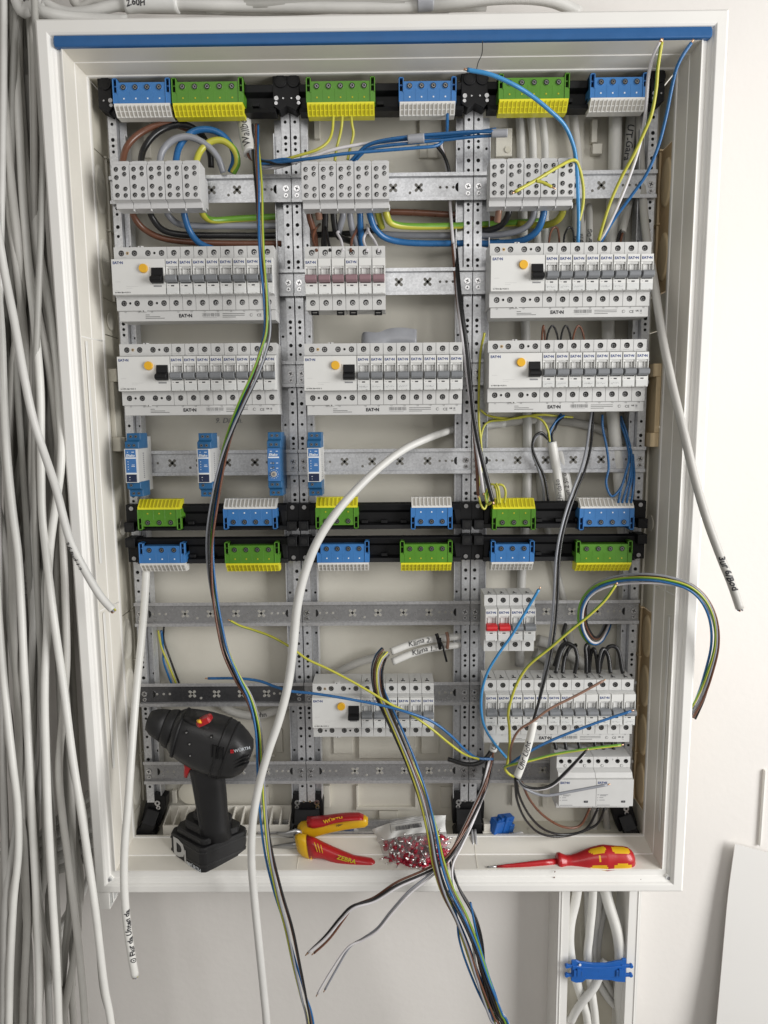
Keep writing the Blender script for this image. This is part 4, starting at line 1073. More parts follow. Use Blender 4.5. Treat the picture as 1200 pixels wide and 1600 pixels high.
# cables above the frame
TP = [([(24,-6,.03),(50,12,.03),(85,24,.03),(130,30,.04),(200,34,.05)], .0075, 'cable2', 'thick light cable curving right above the top left corner'),
      ([(58,-14,.05),(75,8,.05),(105,20,.05),(140,18,.05),(185,8,.05),(240,6,.05),(330,8,.05),(420,10,.06),(600,12,.06),(760,8,.06)], .0068, 'cable2', 'long light cable with a white tag along the top edge'),
      ([(110,-12,.06),(150,4,.06),(210,12,.06),(300,14,.06),(450,16,.07),(620,6,.07)], .006, 'cable', 'grey cable lying under the white tag above the cabinet'),
      ([(270,2,.05),(360,8,.055),(470,6,.06),(560,4,.06),(640,10,.06),(700,16,.07)], .006, 'cable3', 'dark grey cable above the middle of the cabinet'),
      ([(300,-8,.06),(400,0,.06),(520,-4,.06),(640,-2,.06),(760,-10,.06)], .007, 'cable2', 'light cable at the very top photo edge'),
      ([(640,14,.07),(700,6,.05),(760,-2,.045),(820,-4,.045),(865,2,.05),(905,20,.06)], .0075, 'cable2', 'thick light cable arching above the right half of the cabinet')]
for P, r, k, lab in TP: cable(P, r, k, lab, 'cables above the cabinet')
o, pts = sheath(None, [(196,7,.049),(235,5,.049),(279,6,.049)], .0105, 'tapew', name='cable_tag'); tag(o, 'white tape tag wrapped round the cable above the cabinet', 'tag')
child(write_on_tube('pen_mark', '2.60H', .010, pts, .0105, .004, None, side=.2, bold=.02), o)
o, pts = sheath(None, [(652,6,.055),(664,5,.055),(677,5,.055)], .0095, 'tape', name='cable_wrap'); tag(o, 'short grey tape wrap round the cables above the cabinet middle', 'tape')

# ---- main hanging strand on the left
P = [(398,196,.085),(399,225,.07),(401,255,.045),(404,300,.02),(406,360,-.005),(410,410,-.012),(416,460,-.016),(418,515,-.018),(410,550,-.018),(398,585,-.018),(380,625,-.016),(364,665,-.012),(351,705,-.01),(342,745,-.008),(335,790,-.006),(330,835,-.006),(330,880,-.006),(335,930,-.008),(343,975,-.01),(354,1020,-.014),(372,1060,-.018),(390,1095,-.02),(402,1140,-.024),(407,1200,-.03),(412,1260,-.035),(421,1330,-.04),(436,1395,-.045),(452,1450,-.05),(464,1505,-.05),(476,1560,-.055),(488,1625,-.055)]
strand('hanging_strand', P, ['yg', 'bl', 'br', 'bk', 'gr'], .00158, .0024, 'long strand of five coloured wires hanging from the top rail past the drill', turns=2.0, tips=False, fan=.7)
# sheath marked Wallbox with its cores
t, pts = strand('wallbox_cable', [(391,238,.065),(396,247,.06),(410,254,.055),(432,255,.05),(455,251,.048)], ['bl', 'bk', 'gr', 'br'], .0019, .0026, 'white sheathed cable with handwriting and short cores at the top left', turns=.5, tips=False)
s_, sp = sheath(t, [(381,182,.085),(384,210,.078),(391,240,.066)], .0092, 'cable2')
child(write_on_tube('pen_mark', 'Wallbe', .0155, sp, .0092, .004, None, side=.1, rev=True, bold=.0), t)
# yellow wires into the green terminal
for i, (P, lab) in enumerate((
  ([(445,249,.05),(470,242,.048),(495,234,.05),(512,222,.055),(519,205,.06),(521,178,.062)], 'yellow and green wire rising to the left slot of the middle green terminal'),
  ([(523,252,.07),(526,232,.068),(531,212,.066),(534,195,.062),(535,178,.062)], 'yellow and green wire dropping straight behind the grey blocks'),
  ([(543,250,.07),(547,232,.068),(552,210,.066),(550,195,.062),(548,178,.062)], 'yellow and green wire bent behind the blue wires, rightmost of three'))):
    loose('earth_wire', P, .0019, 'yg', lab, tip=0)
loose('pale_wire', [(404,262,.06),(430,262,.055),(460,254,.05),(490,244,.052),(520,234,.056),(560,226,.062),(600,222,.07),(680,222,.085),(690,232,.09),(698,262,.092),(702,290,.09),(704,330,.08),(708,380,.075)], .0022, 'wh', 'pale wire running from the top left strand to behind the middle rail', tip=0)
loose('blue_wire', [(402,256,.055),(440,253,.045),(490,247,.035),(540,240,.032),(600,235,.035),(650,231,.04),(680,228,.045),(692,220,.05),(698,208,.055),(699,178,.060)], .0021, 'bl', 'long blue wire turning up into the blue terminal of the middle rack', tip=0)
t, pts = strand('blue_wire_bundle', [(550,256,.07),(562,242,.065),(575,230,.06),(600,222,.055),(650,216,.05),(700,213,.045),(740,210,.04),(775,208,.035)], ['bl', 'bl', 'bl'], .0021, .0028, 'bundle of blue wires held by grey tape across the top of the middle rack', turns=.2, tips=False)
sheath(t, [(768,208.5,.036),(780,208,.035),(793,207.5,.034)], .0052, 'tape', name='tape_end')
sheath(t, [(637,218,.0505),(650,216.5,.0495),(663,215.5,.0485)], .0058, 'tape', name='tape_wrap')
strand('dark_wire_pair', [(682,224,.09),(692,240,.09),(700,262,.09),(704,290,.092)], ['br', 'bk'], .0024, .0024, 'dark brown and black wires bending down behind the blue bundle', turns=.1, tips=False)
# black, white and brown drop right of the middle rack
loose('black_cable', [(708,345,.09),(713,400,.085),(717,450,.06),(722,490,.045),(729,540,.04),(735,600,.04),(740,650,.038),(749,700,.034),(760,745,.03),(770,783,.028)], .0031, 'bk', 'thick black wire slanting down the right side of the middle rack', tip=.005)
loose('brown_wire', [(700,262,.096),(703,320,.095),(716,480,.07),(731,560,.055),(737,620,.052),(741,680,.05),(745,730,.046),(747,774,.042)], .0024, 'br', 'brown wire hanging left of the thick black one', tip=.004)
loose('white_wire', [(704,330,.092),(712,420,.08),(722,530,.055),(733,610,.05),(741,670,.046),(748,720,.043),(755,770,.04)], .0024, 'wh', 'white wire hanging between the brown and the thick black one', tip=.004)
# ---- thick power loops
GP = 'thick power leads round the grey blocks'
PW = [
 ([(190,262,.05),(197,232,.06),(214,212,.068),(240,198,.075),(268,194,.08),(296,202,.09)], .0043, 'br', 'thick brown lead arching up from the first left block'),
 ([(219,262,.05),(224,235,.062),(240,212,.07),(264,198,.078),(292,196,.082),(316,212,.09),(328,240,.095),(330,262,.1)], .0043, 'bk', 'thick black lead arching above the left blocks'),
 ([(248,262,.05),(254,236,.052),(272,218,.055),(296,214,.058),(322,226,.062),(340,246,.066),(349,270,.072)], .0043, 'gr', 'thick grey lead arching in front above the left blocks'),
 ([(273,262,.05),(280,230,.062),(298,208,.07),(322,202,.072),(346,210,.074),(362,230,.078),(366,250,.082),(360,270,.086)], .0043, 'bl', 'thick blue lead arching above the left blocks'),
 ([(304,262,.05),(312,238,.06),(328,222,.064),(348,220,.066),(366,234,.068),(371,254,.072),(364,270,.078)], .0043, 'yg', 'thick yellow and green lead arching above the left blocks'),
 ([(204,318,.05),(210,340,.062),(228,360,.074),(262,374,.082),(330,380,.086),(440,381,.095)], .0043, 'br', 'thick brown lead leaving under the first left block'),
 ([(232,318,.05),(238,340,.062),(256,360,.07),(290,367,.078),(350,368,.085),(440,368,.098),(560,364,.1),(600,352,.1)], .0043, 'bk', 'thick black lead leaving under the left blocks'),
 ([(258,318,.05),(263,336,.062),(280,350,.07),(310,353,.08),(370,353,.09),(440,353,.1)], .0043, 'gr', 'thick grey lead leaving under the left blocks'),
 ([(286,318,.05),(289,340,.055),(297,362,.064),(312,380,.07),(340,392,.08)], .0043, 'bl', 'thick blue lead dropping under the left blocks'),
 ([(314,322,.05),(318,336,.06),(332,344,.075),(370,342,.09),(440,338,.098)], .0045, 'yg', 'thick yellow and green lead leaving under the left blocks'),
 ([(482,318,.05),(484,340,.055),(490,362,.066),(494,392,.078)], .0043, 'br', 'thick brown lead dropping under the middle blocks'),
 ([(494,318,.046),(497,330,.046),(499,342,.052)], .0045, 'lbr', 'short light brown lead end under the middle blocks'),
 ([(508,318,.05),(508,345,.06),(506,392,.078)], .0043, 'bk', 'thick black lead dropping straight under the middle blocks'),
 ([(521,320,.05),(522,345,.058),(528,368,.07),(550,378,.09)], .0043, 'bk', 'thick black lead curving right under the middle blocks'),
 ([(533,318,.05),(536,335,.052),(532,352,.06),(528,366,.075)], .0043, 'gr', 'short thick grey lead under the middle blocks'),
 ([(546,318,.05),(548,345,.058),(553,368,.07),(560,392,.085)], .0043, 'gr', 'longer thick grey lead under the middle blocks'),
 ([(562,318,.05),(563,345,.058),(564,370,.07),(566,392,.085)], .0043, 'bl', 'thick blue lead dropping straight under the middle blocks'),
 ([(574,318,.05),(579,340,.052),(588,360,.06),(608,374,.07),(650,380,.08),(735,380,.095),(780,378,.098)], .0043, 'bl', 'thick blue lead sweeping right along the middle rack'),
 ([(590,318,.05),(591,335,.055),(597,356,.07)], .0044, 'yg', 'short yellow and green lead under the middle blocks'),
 ([(602,318,.046),(604,336,.048),(614,350,.058),(650,354,.07),(735,352,.09),(850,346,.1)], .0046, 'yg', 'thick yellow and green lead sweeping right along the middle rack'),
 ([(604,331,.1),(660,333,.1),(735,338,.1),(776,344,.1)], .0045, 'br', 'thick brown lead passing behind the middle rack'),
 ([(590,366,.09),(650,368,.095),(735,368,.1)], .0045, 'gr', 'thick grey lead passing behind the middle rack'),
 ([(780,318,.046),(779,332,.048),(777,346,.056)], .0045, 'lbr', 'short light brown lead end under the right blocks'),
 ([(796,318,.05),(793,338,.056),(780,354,.07),(755,361,.09),(725,364,.1)], .0043, 'bk', 'thick black lead curving left under the right blocks'),
 ([(836,318,.05),(832,342,.058),(816,358,.068),(785,366,.08),(740,368,.095)], .0043, 'gr', 'thick grey lead curving left under the right blocks'),
 ([(851,318,.05),(848,340,.052),(838,362,.06),(815,376,.07),(780,380,.085),(735,381,.1)], .0045, 'bl', 'thick blue lead curving left under the right blocks'),
 ([(880,318,.05),(878,334,.055),(868,346,.065),(848,352,.08),(810,350,.095)], .0046, 'yg', 'thick yellow and green lead curving left under the right blocks')]
for P, r, c, lab in PW: loose('power_lead', P, r, c, lab, 'power lead', GP, tip=0, n=12, sub=7, twist=.05)
# thin loops into the purple breakers and others
TL = [([(495,392,.03),(489,374,.05),(492,360,.06),(500,350,.08)], .0019, 'br'), ([(516,392,.03),(512,372,.05),(509,355,.06)], .0019, 'bk'), ([(536,392,.03),(533,376,.045),(527,364,.055),(531,362,.07)], .0019, 'wh'),
      ([(548,392,.03),(550,374,.045),(556,362,.06),(560,350,.08)], .0019, 'br'), ([(574,392,.03),(568,374,.045),(576,358,.06)], .0019, 'wh'), ([(592,392,.03),(585,376,.045),(576,362,.05),(574,352,.07)], .0019, 'wh')]
for i, (P, r, c) in enumerate(TL): loose('link_wire', P, r, c, '%s thin link wire from the left above the purple lever breakers' % ORD[i], 'wire', 'thin link wires above the purple breakers', tip=0)
for i, x in enumerate((857, 880)):
    loose('link_wire', [(x,392,.04),(x+2,368,.05),(x+8,356,.055),(x+15,360,.055),(x+18,392,.05)], .0014, 'br' if i == 0 else 'bk', ['brown loop of wire above the upper right breaker row', 'black loop of wire above the upper right breaker row'][i], tip=0)
for i, (x, w_, c) in enumerate(((846, 6, 'br'), (852, 22, 'bk'), (874, 20, 'bk'), (893, 22, 'br'))):
    loose('link_wire', [(x,545,.04),(x+w_*.2,520,.05),(x+w_*.5,509,.055),(x+w_*.8,520,.055),(x+w_,545,.05)], .0014, c, '%s small wire arch from the left above the second right breaker row' % ORD[i], tip=0)
# grey cables standing behind the right rack
BK = [([(812,160,.108),(815,240,.108),(818,400,.11),(822,560,.11),(824,700,.108),(822,800,.108),(815,900,.108),(812,1040,.11)], .0068, 'cable2', 'light cable standing behind the left part of the right rack'),
      ([(826,160,.1),(832,210,.1),(834,260,.102),(842,400,.108)], .0052, 'cable2', 'light cable curving down behind the top of the right rack'),
      ([(842,160,.1),(850,210,.1),(852,260,.102),(852,420,.108)], .0052, 'cable2', 'second light cable curving behind the top of the right rack'),
      ([(893,160,.1),(902,240,.1),(908,340,.104),(910,420,.105)], .0062, 'cable', 'grey cable behind the light blue wire at the top right'),
      ([(842,640,.11),(844,760,.11),(862,860,.11),(885,960,.11),(900,1060,.11)], .0055, 'cable', 'thin grey cable behind the two black wires'),
      ([(962,160,.1),(960,260,.1),(955,380,.1),(950,520,.1),(957,640,.092),(965,720,.088),(972,800,.095),(978,900,.105)], .0090, 'cablew', 'very thick pale cable standing in the right rack'),
      ([(988,160,.1),(980,260,.1),(970,360,.1),(958,460,.105)], .007, 'cable3', 'dark grey cable with handwriting at the top right'),
      ([(730,672,.11),(790,660,.112),(860,656,.112),(930,668,.11),(975,690,.108)], .0065, 'cable', 'grey cable lying across behind the right rack'),
      ([(840,1000,.108),(870,1010,.108),(900,1030,.108),(930,1060,.108)], .009, 'cable', 'thick grey cable bending behind the long breaker row'),
      ([(836,1020,.105),(860,1035,.105),(885,1060,.105)], .0085, 'cable3', 'thick dark grey cable bending behind the long breaker row'),
      ([(600,1023,.1),(560,1035,.104),(530,1050,.108),(500,1075,.11),(480,1095,.112)], .0062, 'cable', 'grey cable curving out behind the low breaker row'),
      ([(330,1085,.108),(360,1110,.105),(400,1118,.1),(440,1106,.1),(480,1090,.105)], .0068, 'cable', 'grey cable sagging behind the drill with handwriting'),
      ([(930,1262,.09),(928,1290,.095),(930,1330,.1)], .0055, 'cable', 'grey cable leaving below the contactors'),
      ([(945,1262,.09),(948,1290,.095),(950,1330,.1)], .0055, 'cable3', 'dark cable leaving below the contactors')]
for P, r, k, lab in BK:
    o, pts = cable(P, r, k, lab, 'grey cables inside the cabinet')
    if 'handwriting at' in lab: child(write_on_tube('pen_mark', 'UT-Gara', .013, pts, .007, .03, None, side=0), o)
    if 'sagging' in lab: child(write_on_tube('pen_mark', 'Dehn', .011, pts, .0068, .075, None), o)
for i, (x, y, s_, w_) in enumerate(((906, 395, .0046, 'Bad 12'), (920, 392, .0046, 'Flur OG'), (898, 398, .0046, 'Kuche'))):
    o, pts = cable([(x,y,.06),(x+1,370,.075),(x+1,340,.09),(x,322,.105)], .0046, 'cable3', '%s short dark marked cable above the upper right breakers' % ORD[i], 'short marked cables above the breakers')
    child(write_on_tube('pen_mark', w_, .009, pts, .0046, .005, None), o)
strand('stripped_core_bundle', [(958,395,.06),(965,378,.07),(972,362,.08)], ['bk', 'bk', 'br'], .0017, .002, 'short stripped cores going up into a grey cable above the upper right row', turns=.1, tips=False)
cable([(972,364,.08),(978,340,.09),(984,312,.1)], .0052, 'cable', 'grey cable stub above the stripped cores at the upper right', 'short marked cables above the breakers')

# ---- right thick cable crossing the frame
o, pts = cable([(996,160,.1),(1000,220,.095),(1004,300,.085),(1010,370,.07),(1022,440,.05),(1034,520,.03),(1050,600,.01),(1067,670,-.008),(1085,745,-.02),(1104,810,-.03),(1126,870,-.035),(1143,912,-.04),(1156,950,-.04)], .0055, 'cable', 'thick grey cable slanting down over the right frame and ending on the wall', cut=True)
child(write_on_tube('pen_mark', '3ur 6/Bod', .0115, pts, .0055, -.074, None, side=.3, bold=.03), o)
# ---- long pale cable through the middle
o, pts = cable([(790,662,.109),(740,665,.108),(705,672,.099),(668,685,.07),(630,703,.05),(590,733,.03),(552,770,.01),(520,808,-.004),(494,850,-.012),(475,900,-.016),(464,950,-.018),(458,1010,-.02),(450,1070,-.024),(436,1125,-.03),(419,1175,-.035),(404,1230,-.04),(395,1285,-.044),(393,1345,-.046),(398,1410,-.05),(405,1480,-.05),(412,1550,-.05),(418,1625,-.05)], .0054, 'cable2', 'long pale cable sweeping down from the middle rack to the bottom edge', n=16, rfun=lambda u: 1+.12*math.exp(-((u-.45)/.17)**2))
for i, dd in enumerate((.02, .03, .038, .05)):
    pass
# ---- lower left marked cable
o, pts = cable([(229,885,.068),(226,940,.06),(221,1000,.05),(214,1070,.03),(209,1130,.01),(204,1200,-.01),(200,1260,-.02),(195,1320,-.028),(194,1380,-.03),(198,1440,-.03),(205,1490,-.03),(211,1524,-.03)], .0054, 'cablew', 'pale marked cable hanging over the lower left frame, cut at its end', n=16, cut=True)
child(write_on_tube('pen_mark', '\u2299 Flur da Unten da', .0105, pts, .0054, .022, None, side=-.25, rev=True, bold=.03), o)
o.children[-1]
# its lettering begins a little above the cut end
# ---- arc over the right frame
P = [(950,968,.1),(944,985,.085),(934,1000,.06),(922,998,.05),(911,978,.04),(910,950,.032),(920,928,.022),(940,914,.01),(970,906,-.002),(1005,904,-.02),(1040,907,-.03),(1075,917,-.035),(1100,938,-.035),(1115,970,-.03),(1118,1010,-.02),(1108,1055,-.005),(1096,1090,.01),(1080,1122,.024)]
strand('arched_cable_cores', P, ['yg', 'bl', 'wh', 'bk', 'br', 'gr'], .0017, .0032, 'bundle of coloured cores arching out over the right frame', turns=.8, tips=False)
# ---- Klima cables
P = [(603,1018,.055),(594,1030,.048),(589,1050,.038),(592,1080,.024),(604,1110,.008),(622,1150,-.008),(641,1195,-.02),(659,1245,-.03),(672,1295,-.036),(682,1345,-.04),(697,1390,-.044),(718,1430,-.048),(738,1475,-.052),(757,1530,-.056),(776,1580,-.06),(792,1625,-.06)]
t, _ = strand('marked_cable_pair', P, ['yg', 'bl', 'bk', 'br', 'gr', 'yg', 'bk', 'bl', 'br', 'wh'], .0016, .0042, 'two handwritten sheathed cables whose dark cores fall to the bottom edge', turns=.35, tips=False, fan=1.0, seed=5)
s1, p1 = sheath(t, [(740,992,.105),(700,996,.085),(668,1000,.072),(640,1007,.062),(611,1018,.055)], .0054, 'cable2')
s2, p2 = sheath(t, [(740,1006,.105),(702,1009,.085),(670,1014,.072),(642,1022,.062),(613,1034,.055)], .0054, 'cable2')
child(write_on_tube('pen_mark', 'Klima 2.', .0108, p1, .0057, .026, None, side=.1, rev=True, bold=0), t)
child(write_on_tube('pen_mark', 'Klima 1.', .0108, p2, .0057, .030, None, side=.1, rev=True, bold=0), t)
b = MB(); c0 = U(688, 999, .07); b.tube(spline([U(682,990,.068), U(685,1000,.066), U(688,1014,.068)], 6), .0026, 'black', 8); b.build
b.tube([U(685,996,.064), U(692,1010,.062), U(698,1034,.058)], .0016, 'black', 8); b.box(c0.x-.004, c0.x+.001, .060, .066, c0.z-.002, c0.z+.004, 'black')
tag(b.build('cable_tie', origin=c0), 'black cable tie with its tail pointing down on the two handwritten cables', 'cable tie')
b = MB(); b.tube(spline([U(698,988,.075), U(700,998,.070), U(699,1013,.075)], 6), .0024, 'wbrownl', 8); tag(b.build('string_tie', origin=U(699,1000,.07)), 'reddish string tied round the cables beside the black tie', 'string')
# loose ends that stray from the bundle at the bottom
loose('blue_wire', [(700,1392,-.042),(713,1430,-.048),(717,1465,-.052),(727,1500,-.055),(745,1545,-.058),(762,1580,-.06),(774,1604,-.06)], .0016, 'bl', 'blue wire straying left of the falling dark cores at the bottom')
loose('green_wire', [(690,1370,-.042),(708,1425,-.048),(726,1478,-.052),(744,1530,-.056),(763,1575,-.058),(776,1612,-.06)], .0016, 'yg', 'yellow and green wire at the left side of the falling cores')
loose('blue_wire', [(735,1410,-.05),(745,1460,-.054),(762,1520,-.058),(776,1560,-.06),(782,1590,-.06)], .0015, 'bl', 'blue wire on the right side of the falling dark cores at the bottom')
# ---- black/white/brown bundle from the right foot
P = [(768,1172,.07),(766,1195,.066),(758,1225,.05),(744,1258,.03),(728,1292,.01),(712,1322,-.01),(694,1345,-.022),(660,1364,-.034),(620,1382,-.042),(585,1405,-.046),(553,1417,-.05),(535,1436,-.05),(510,1466,-.052),(480,1492,-.054)]
strand('dark_core_bundle', P, ['bk', 'br', 'wh'], .0016, .0022, 'brown, black and white wires sweeping left across the bottom frame', turns=1.0)
P = [(766,1180,.074),(760,1225,.055),(742,1268,.028),(722,1308,.004),(703,1340,-.016),(672,1368,-.034),(640,1394,-.042),(612,1425,-.046),(590,1452,-.05),(566,1468,-.05),(545,1480,-.052),(522,1515,-.054),(499,1555,-.056)]
strand('pale_wire_pair', P, ['wh', 'gr'], .0015, .0016, 'white and grey wires slanting down left below the cabinet', turns=.8)
P = [(764,1190,.07),(752,1240,.045),(734,1282,.02),(716,1318,-.004),(704,1350,-.02),(712,1390,-.036),(732,1430,-.046),(744,1470,-.05),(752,1520,-.054),(770,1575,-.058),(800,1630,-.06)]
strand('dark_core_bundle', P, ['bk', 'wh', 'br', 'wh', 'bk'], .0016, .0034, 'brown, black and white wires falling right of the dark cores', turns=.7, tips=False, fan=.8, seed=9)
# black sleeved leads at the right foot
loose('black_cable', [(700,1186,.06),(728,1194,.06),(748,1192,.06),(762,1182,.062),(770,1168,.066)], .0034, 'bk', 'black lead curving up beside the right upright under the long row', tip=0)
o, pts = cable([(770,1172,.06),(774,1158,.058),(777,1146,.055)], .0062, 'cablew', 'short pale marked cable stub beside the right upright'); child(write_on_tube('pen_mark', 'Uhr', .009, pts, .0062, .004, None), o)

# ---- single loose wires
loose('yellow_green_wire', [(748,1186,.02),(725,1178,.005),(700,1160,-.01),(672,1137,-.02),(640,1115,-.022),(610,1100,-.024),(580,1082,-.024),(545,1062,-.024),(510,1044,-.022),(480,1030,-.02),(455,1012,-.014),(425,995,-.006),(395,984,0),(376,978,0),(360,970,0)], .0017, 'yg', 'yellow and green wire running diagonally across the middle rack')
loose('blue_wire', [(770,1186,.03),(745,1184,.02),(725,1170,.0),(705,1150,-.01),(676,1128,-.02),(640,1114,-.03),(600,1103,-.03),(560,1095,-.03),(520,1088,-.028),(485,1083,-.024),(455,1080,-.02),(430,1073,-.014),(405,1064,-.008),(372,1060,-.004),(325,1060,0)], .0019, 'bl', 'blue wire running nearly level across the low breaker row')
loose('blue_wire', [(800,1192,.03),(788,1180,.03),(770,1158,.02),(757,1135,.004),(752,1110,-.008),(753,1080,-.014),(762,1050,-.02),(780,1020,-.022),(800,992,-.024),(820,958,-.026),(842,921,-.028)], .0019, 'lb', 'blue wire standing up in front of the block of four breakers')
loose('yellow_green_wire', [(792,1196,.02),(796,1170,.01),(796,1140,0),(794,1115,-.008),(801,1085,-.014),(812,1060,-.018),(828,1038,-.022),(860,1012,-.026),(890,986,-.03),(920,962,-.034),(945,938,-.036),(962,914,-.038)], .0019, 'yg', 'yellow and green wire rising to the arch over the right rack')
strand('black_wire_pair', [(926,640,.075),(923,670,.07),(919,700,.06),(911,732,.045),(898,765,.03),(886,800,.018),(876,840,.01),(871,880,.006),(869,930,.002),(865,980,-.004),(857,1030,-.01),(846,1080,-.018),(834,1130,-.024)], ['bk', 'gr'], .0019, .0020, 'black and grey wires running down the right rack into a white sleeve', turns=.6, tips=False)
# white sleeve with its cores
o, pts = cable([(834,1126,-.024),(828,1155,-.026),(819,1185,-.028),(808,1214,-.03)], .0052, 'cablew', 'white marked sleeve hanging in front of the long row of breakers', n=16)
child(write_on_tube('pen_mark', 'Uhr Licht', .0105, pts, .0052, .012, None, side=.1, rev=True, bold=.01), o)
b = MB(); e = pts[-1]; d = (pts[-1]-pts[-2]).normalized(); b.tube([e-d*.001, e+d*.0002, e+d*.0003], .0043, 'hole', 14); child(b.build('sleeve_mouth'), o)
loose('brown_wire', [(798,1196,.0),(797,1178,-.01),(801,1158,-.02),(812,1140,-.03),(834,1126,-.034),(860,1107,-.034),(900,1087,-.032),(942,1064,-.03)], .0017, 'lbr', 'light brown wire pointing right across the long row')
loose('blue_wire', [(792,1200,0),(805,1188,-.01),(822,1177,-.02),(850,1162,-.022),(885,1147,-.022),(930,1130,-.022),(986,1111,-.02)], .0019, 'bl', 'blue wire pointing right across the busbar cover of the long row')
loose('yellow_green_wire', [(812,1218,-.01),(796,1210,-.008),(789,1200,-.012),(800,1195,-.018),(830,1188,-.022),(870,1178,-.022),(920,1170,-.022),(970,1164,-.02)], .0019, 'yg', 'yellow and green wire pointing right just above the contactors')
loose('black_wire', [(808,1216,-.028),(820,1228,-.028),(840,1232,-.028),(862,1226,-.028),(885,1205,-.03),(916,1173,-.034)], .0018, 'bk', 'black wire hooking up right from the sleeve mouth')
loose('white_wire', [(810,1218,-.026),(822,1231,-.026),(843,1234,-.027),(864,1228,-.028),(888,1207,-.03),(914,1177,-.034)], .0010, 'wh', 'thin white wire running along the hooked black one', tip=0)
loose('grey_wire', [(808,1218,-.028),(824,1234,-.026),(852,1243,-.026),(890,1237,-.026),(949,1226,-.028)], .0019, 'gr', 'grey wire pointing right across the left contactor')
for i, (P, c) in enumerate((([(806,1216,-.026),(812,1245,-.01),(828,1275,.01),(850,1296,.03),(880,1304,.045),(915,1296,.05),(935,1262,.05)], 'bk'), ([(805,1216,-.026),(808,1250,-.006),(822,1282,.015),(846,1303,.035),(884,1306,.05),(930,1290,.055),(945,1262,.05)], 'bk'), ([(815,1222,-.02),(828,1250,.0),(850,1275,.02),(880,1292,.04),(906,1290,.05),(922,1262,.05)], 'br'))):
    loose('loop_wire', P, .0018, c, ['inner black wire of the loops sagging under the contactors', 'outer black wire of the loops sagging under the contactors', 'brown wire sagging under the contactors'][i], tip=0)
# light blue wire at the top
loose('light_blue_wire', [(903,384,.05),(904,345,.04),(903,300,.03),(901,260,.02),(896,228,.012),(882,196,.0),(858,172,-.012),(828,148,-.022),(798,130,-.032),(765,116,-.04),(730,109,-.045)], .0025, 'lb', 'light blue wire arching in front of the top right terminals')
loose('yellow_green_wire', [(905,345,.04),(911,318,.035),(911,290,.03),(905,262,.02),(896,250,.014),(870,262,.0),(840,280,-.01),(804,300,-.02)], .0021, 'yg', 'yellow and green wire folded over the right grey blocks')
loose('yellow_green_wire', [(838,283,-.012),(848,285,-.012),(862,292,-.012)], .0020, 'yg', 'short yellow and green stub branching over the right grey blocks', tip=.006)
# three wire ends at the top right
loose('yellow_green_wire', [(935,376,.05),(944,345,.04),(956,310,.03),(972,275,.02),(990,242,.01),(1006,208,0),(1018,178,-.01),(1025,140,-.02),(1028,105,-.03),(1034,66,-.035)], .0021, 'yg', 'yellow and green one of the wires bent up past the top right corner')
loose('pale_wire', [(937,378,.052),(952,350,.042),(968,315,.03),(984,275,.02),(998,232,.01),(1006,195,0),(1010,160,-.01),(1013,120,-.02),(1020,90,-.028),(1031,66,-.035)], .0021, 'wh', 'pale grey one of the wires bent up past the top right corner')
loose('blue_wire', [(938,380,.052),(958,345,.042),(985,308,.03),(1010,272,.018),(1028,230,.006),(1040,185,-.006),(1049,140,-.018),(1056,110,-.028),(1066,88,-.034),(1080,67,-.038)], .0021, 'bl', 'blue one of the wires bent up past the top right corner')
loose('thin_wire', [(744,112,.03),(747,98,.01),(753,84,-.01),(754,64,-.02)], .0005, 'bk', 'hair thin dark wire standing up at the top of the frame', tip=0)
# ---- marked sheaths in the right rack
t, _ = strand('stripped_cable', [(861,692,.075),(860,676,.07),(868,662,.072),(880,650,.08)], ['bl', 'bl', 'bk'], .0017, .0022, 'pair of handwritten sheathed cables with cores fanned out under the second right row', turns=.2, tips=False)
s1, p1 = sheath(t, [(862,690,.075),(868,725,.078),(874,765,.082),(878,800,.085)], .0066, 'cablew')
s2, p2 = sheath(t, [(872,700,.085),(882,735,.088),(890,775,.09),(895,810,.092)], .0062, 'cable2')
child(write_on_tube('pen_mark', 'Schindako', .0095, p1, .0066, .012, None, side=.1, rev=True, bold=.0), t)
child(write_on_tube('pen_mark', 'Graf Dimen 2 Strom', .0092, p2, .0062, .0, None, side=.3, rev=True, bold=.0), t)
loose('earth_wire', [(859,690,.07),(856,672,.066),(846,656,.066),(825,650,.07),(790,656,.08),(762,660,.085),(752,680,.08),(750,720,.075),(748,760,.07)], .0017, 'yg', 'yellow and green wire looping left below the second right row', tip=0)
loose('earth_wire', [(895,652,.085),(870,650,.08),(840,648,.075),(800,654,.08),(765,650,.085),(750,640,.09)], .0017, 'yg', 'yellow and green wire lying level below the second right row', tip=0)
loose('black_wire', [(856,686,.066),(846,676,.06),(835,683,.058),(832,700,.06),(840,722,.066),(851,748,.072),(858,792,.08)], .0019, 'bk', 'black wire looping beside the handwritten sheaths', tip=0)
loose('grey_wire', [(855,684,.07),(843,678,.066),(833,690,.066),(833,710,.07),(840,730,.076),(848,760,.08),(850,792,.085)], .0019, 'gr', 'grey wire looping beside the handwritten sheaths', tip=0)
GBL = 'blue wires above the white and blue terminal of the right rack'
BW = [[(941,648,.07),(942,670,.066),(948,700,.06),(951,730,.058),(947,755,.056),(955,775,.055),(966,768,.056),(975,752,.058)],
      [(966,786,.055),(970,765,.056),(976,745,.06),(983,715,.07),(978,685,.08),(967,655,.09)],
      [(972,786,.055),(977,768,.056),(983,748,.06),(987,715,.072),(980,680,.084),(970,650,.09)],
      [(979,786,.055),(983,765,.056),(987,745,.062),(986,705,.078),(975,665,.09)],
      [(986,786,.055),(989,768,.056),(991,745,.062),(989,710,.08)]]
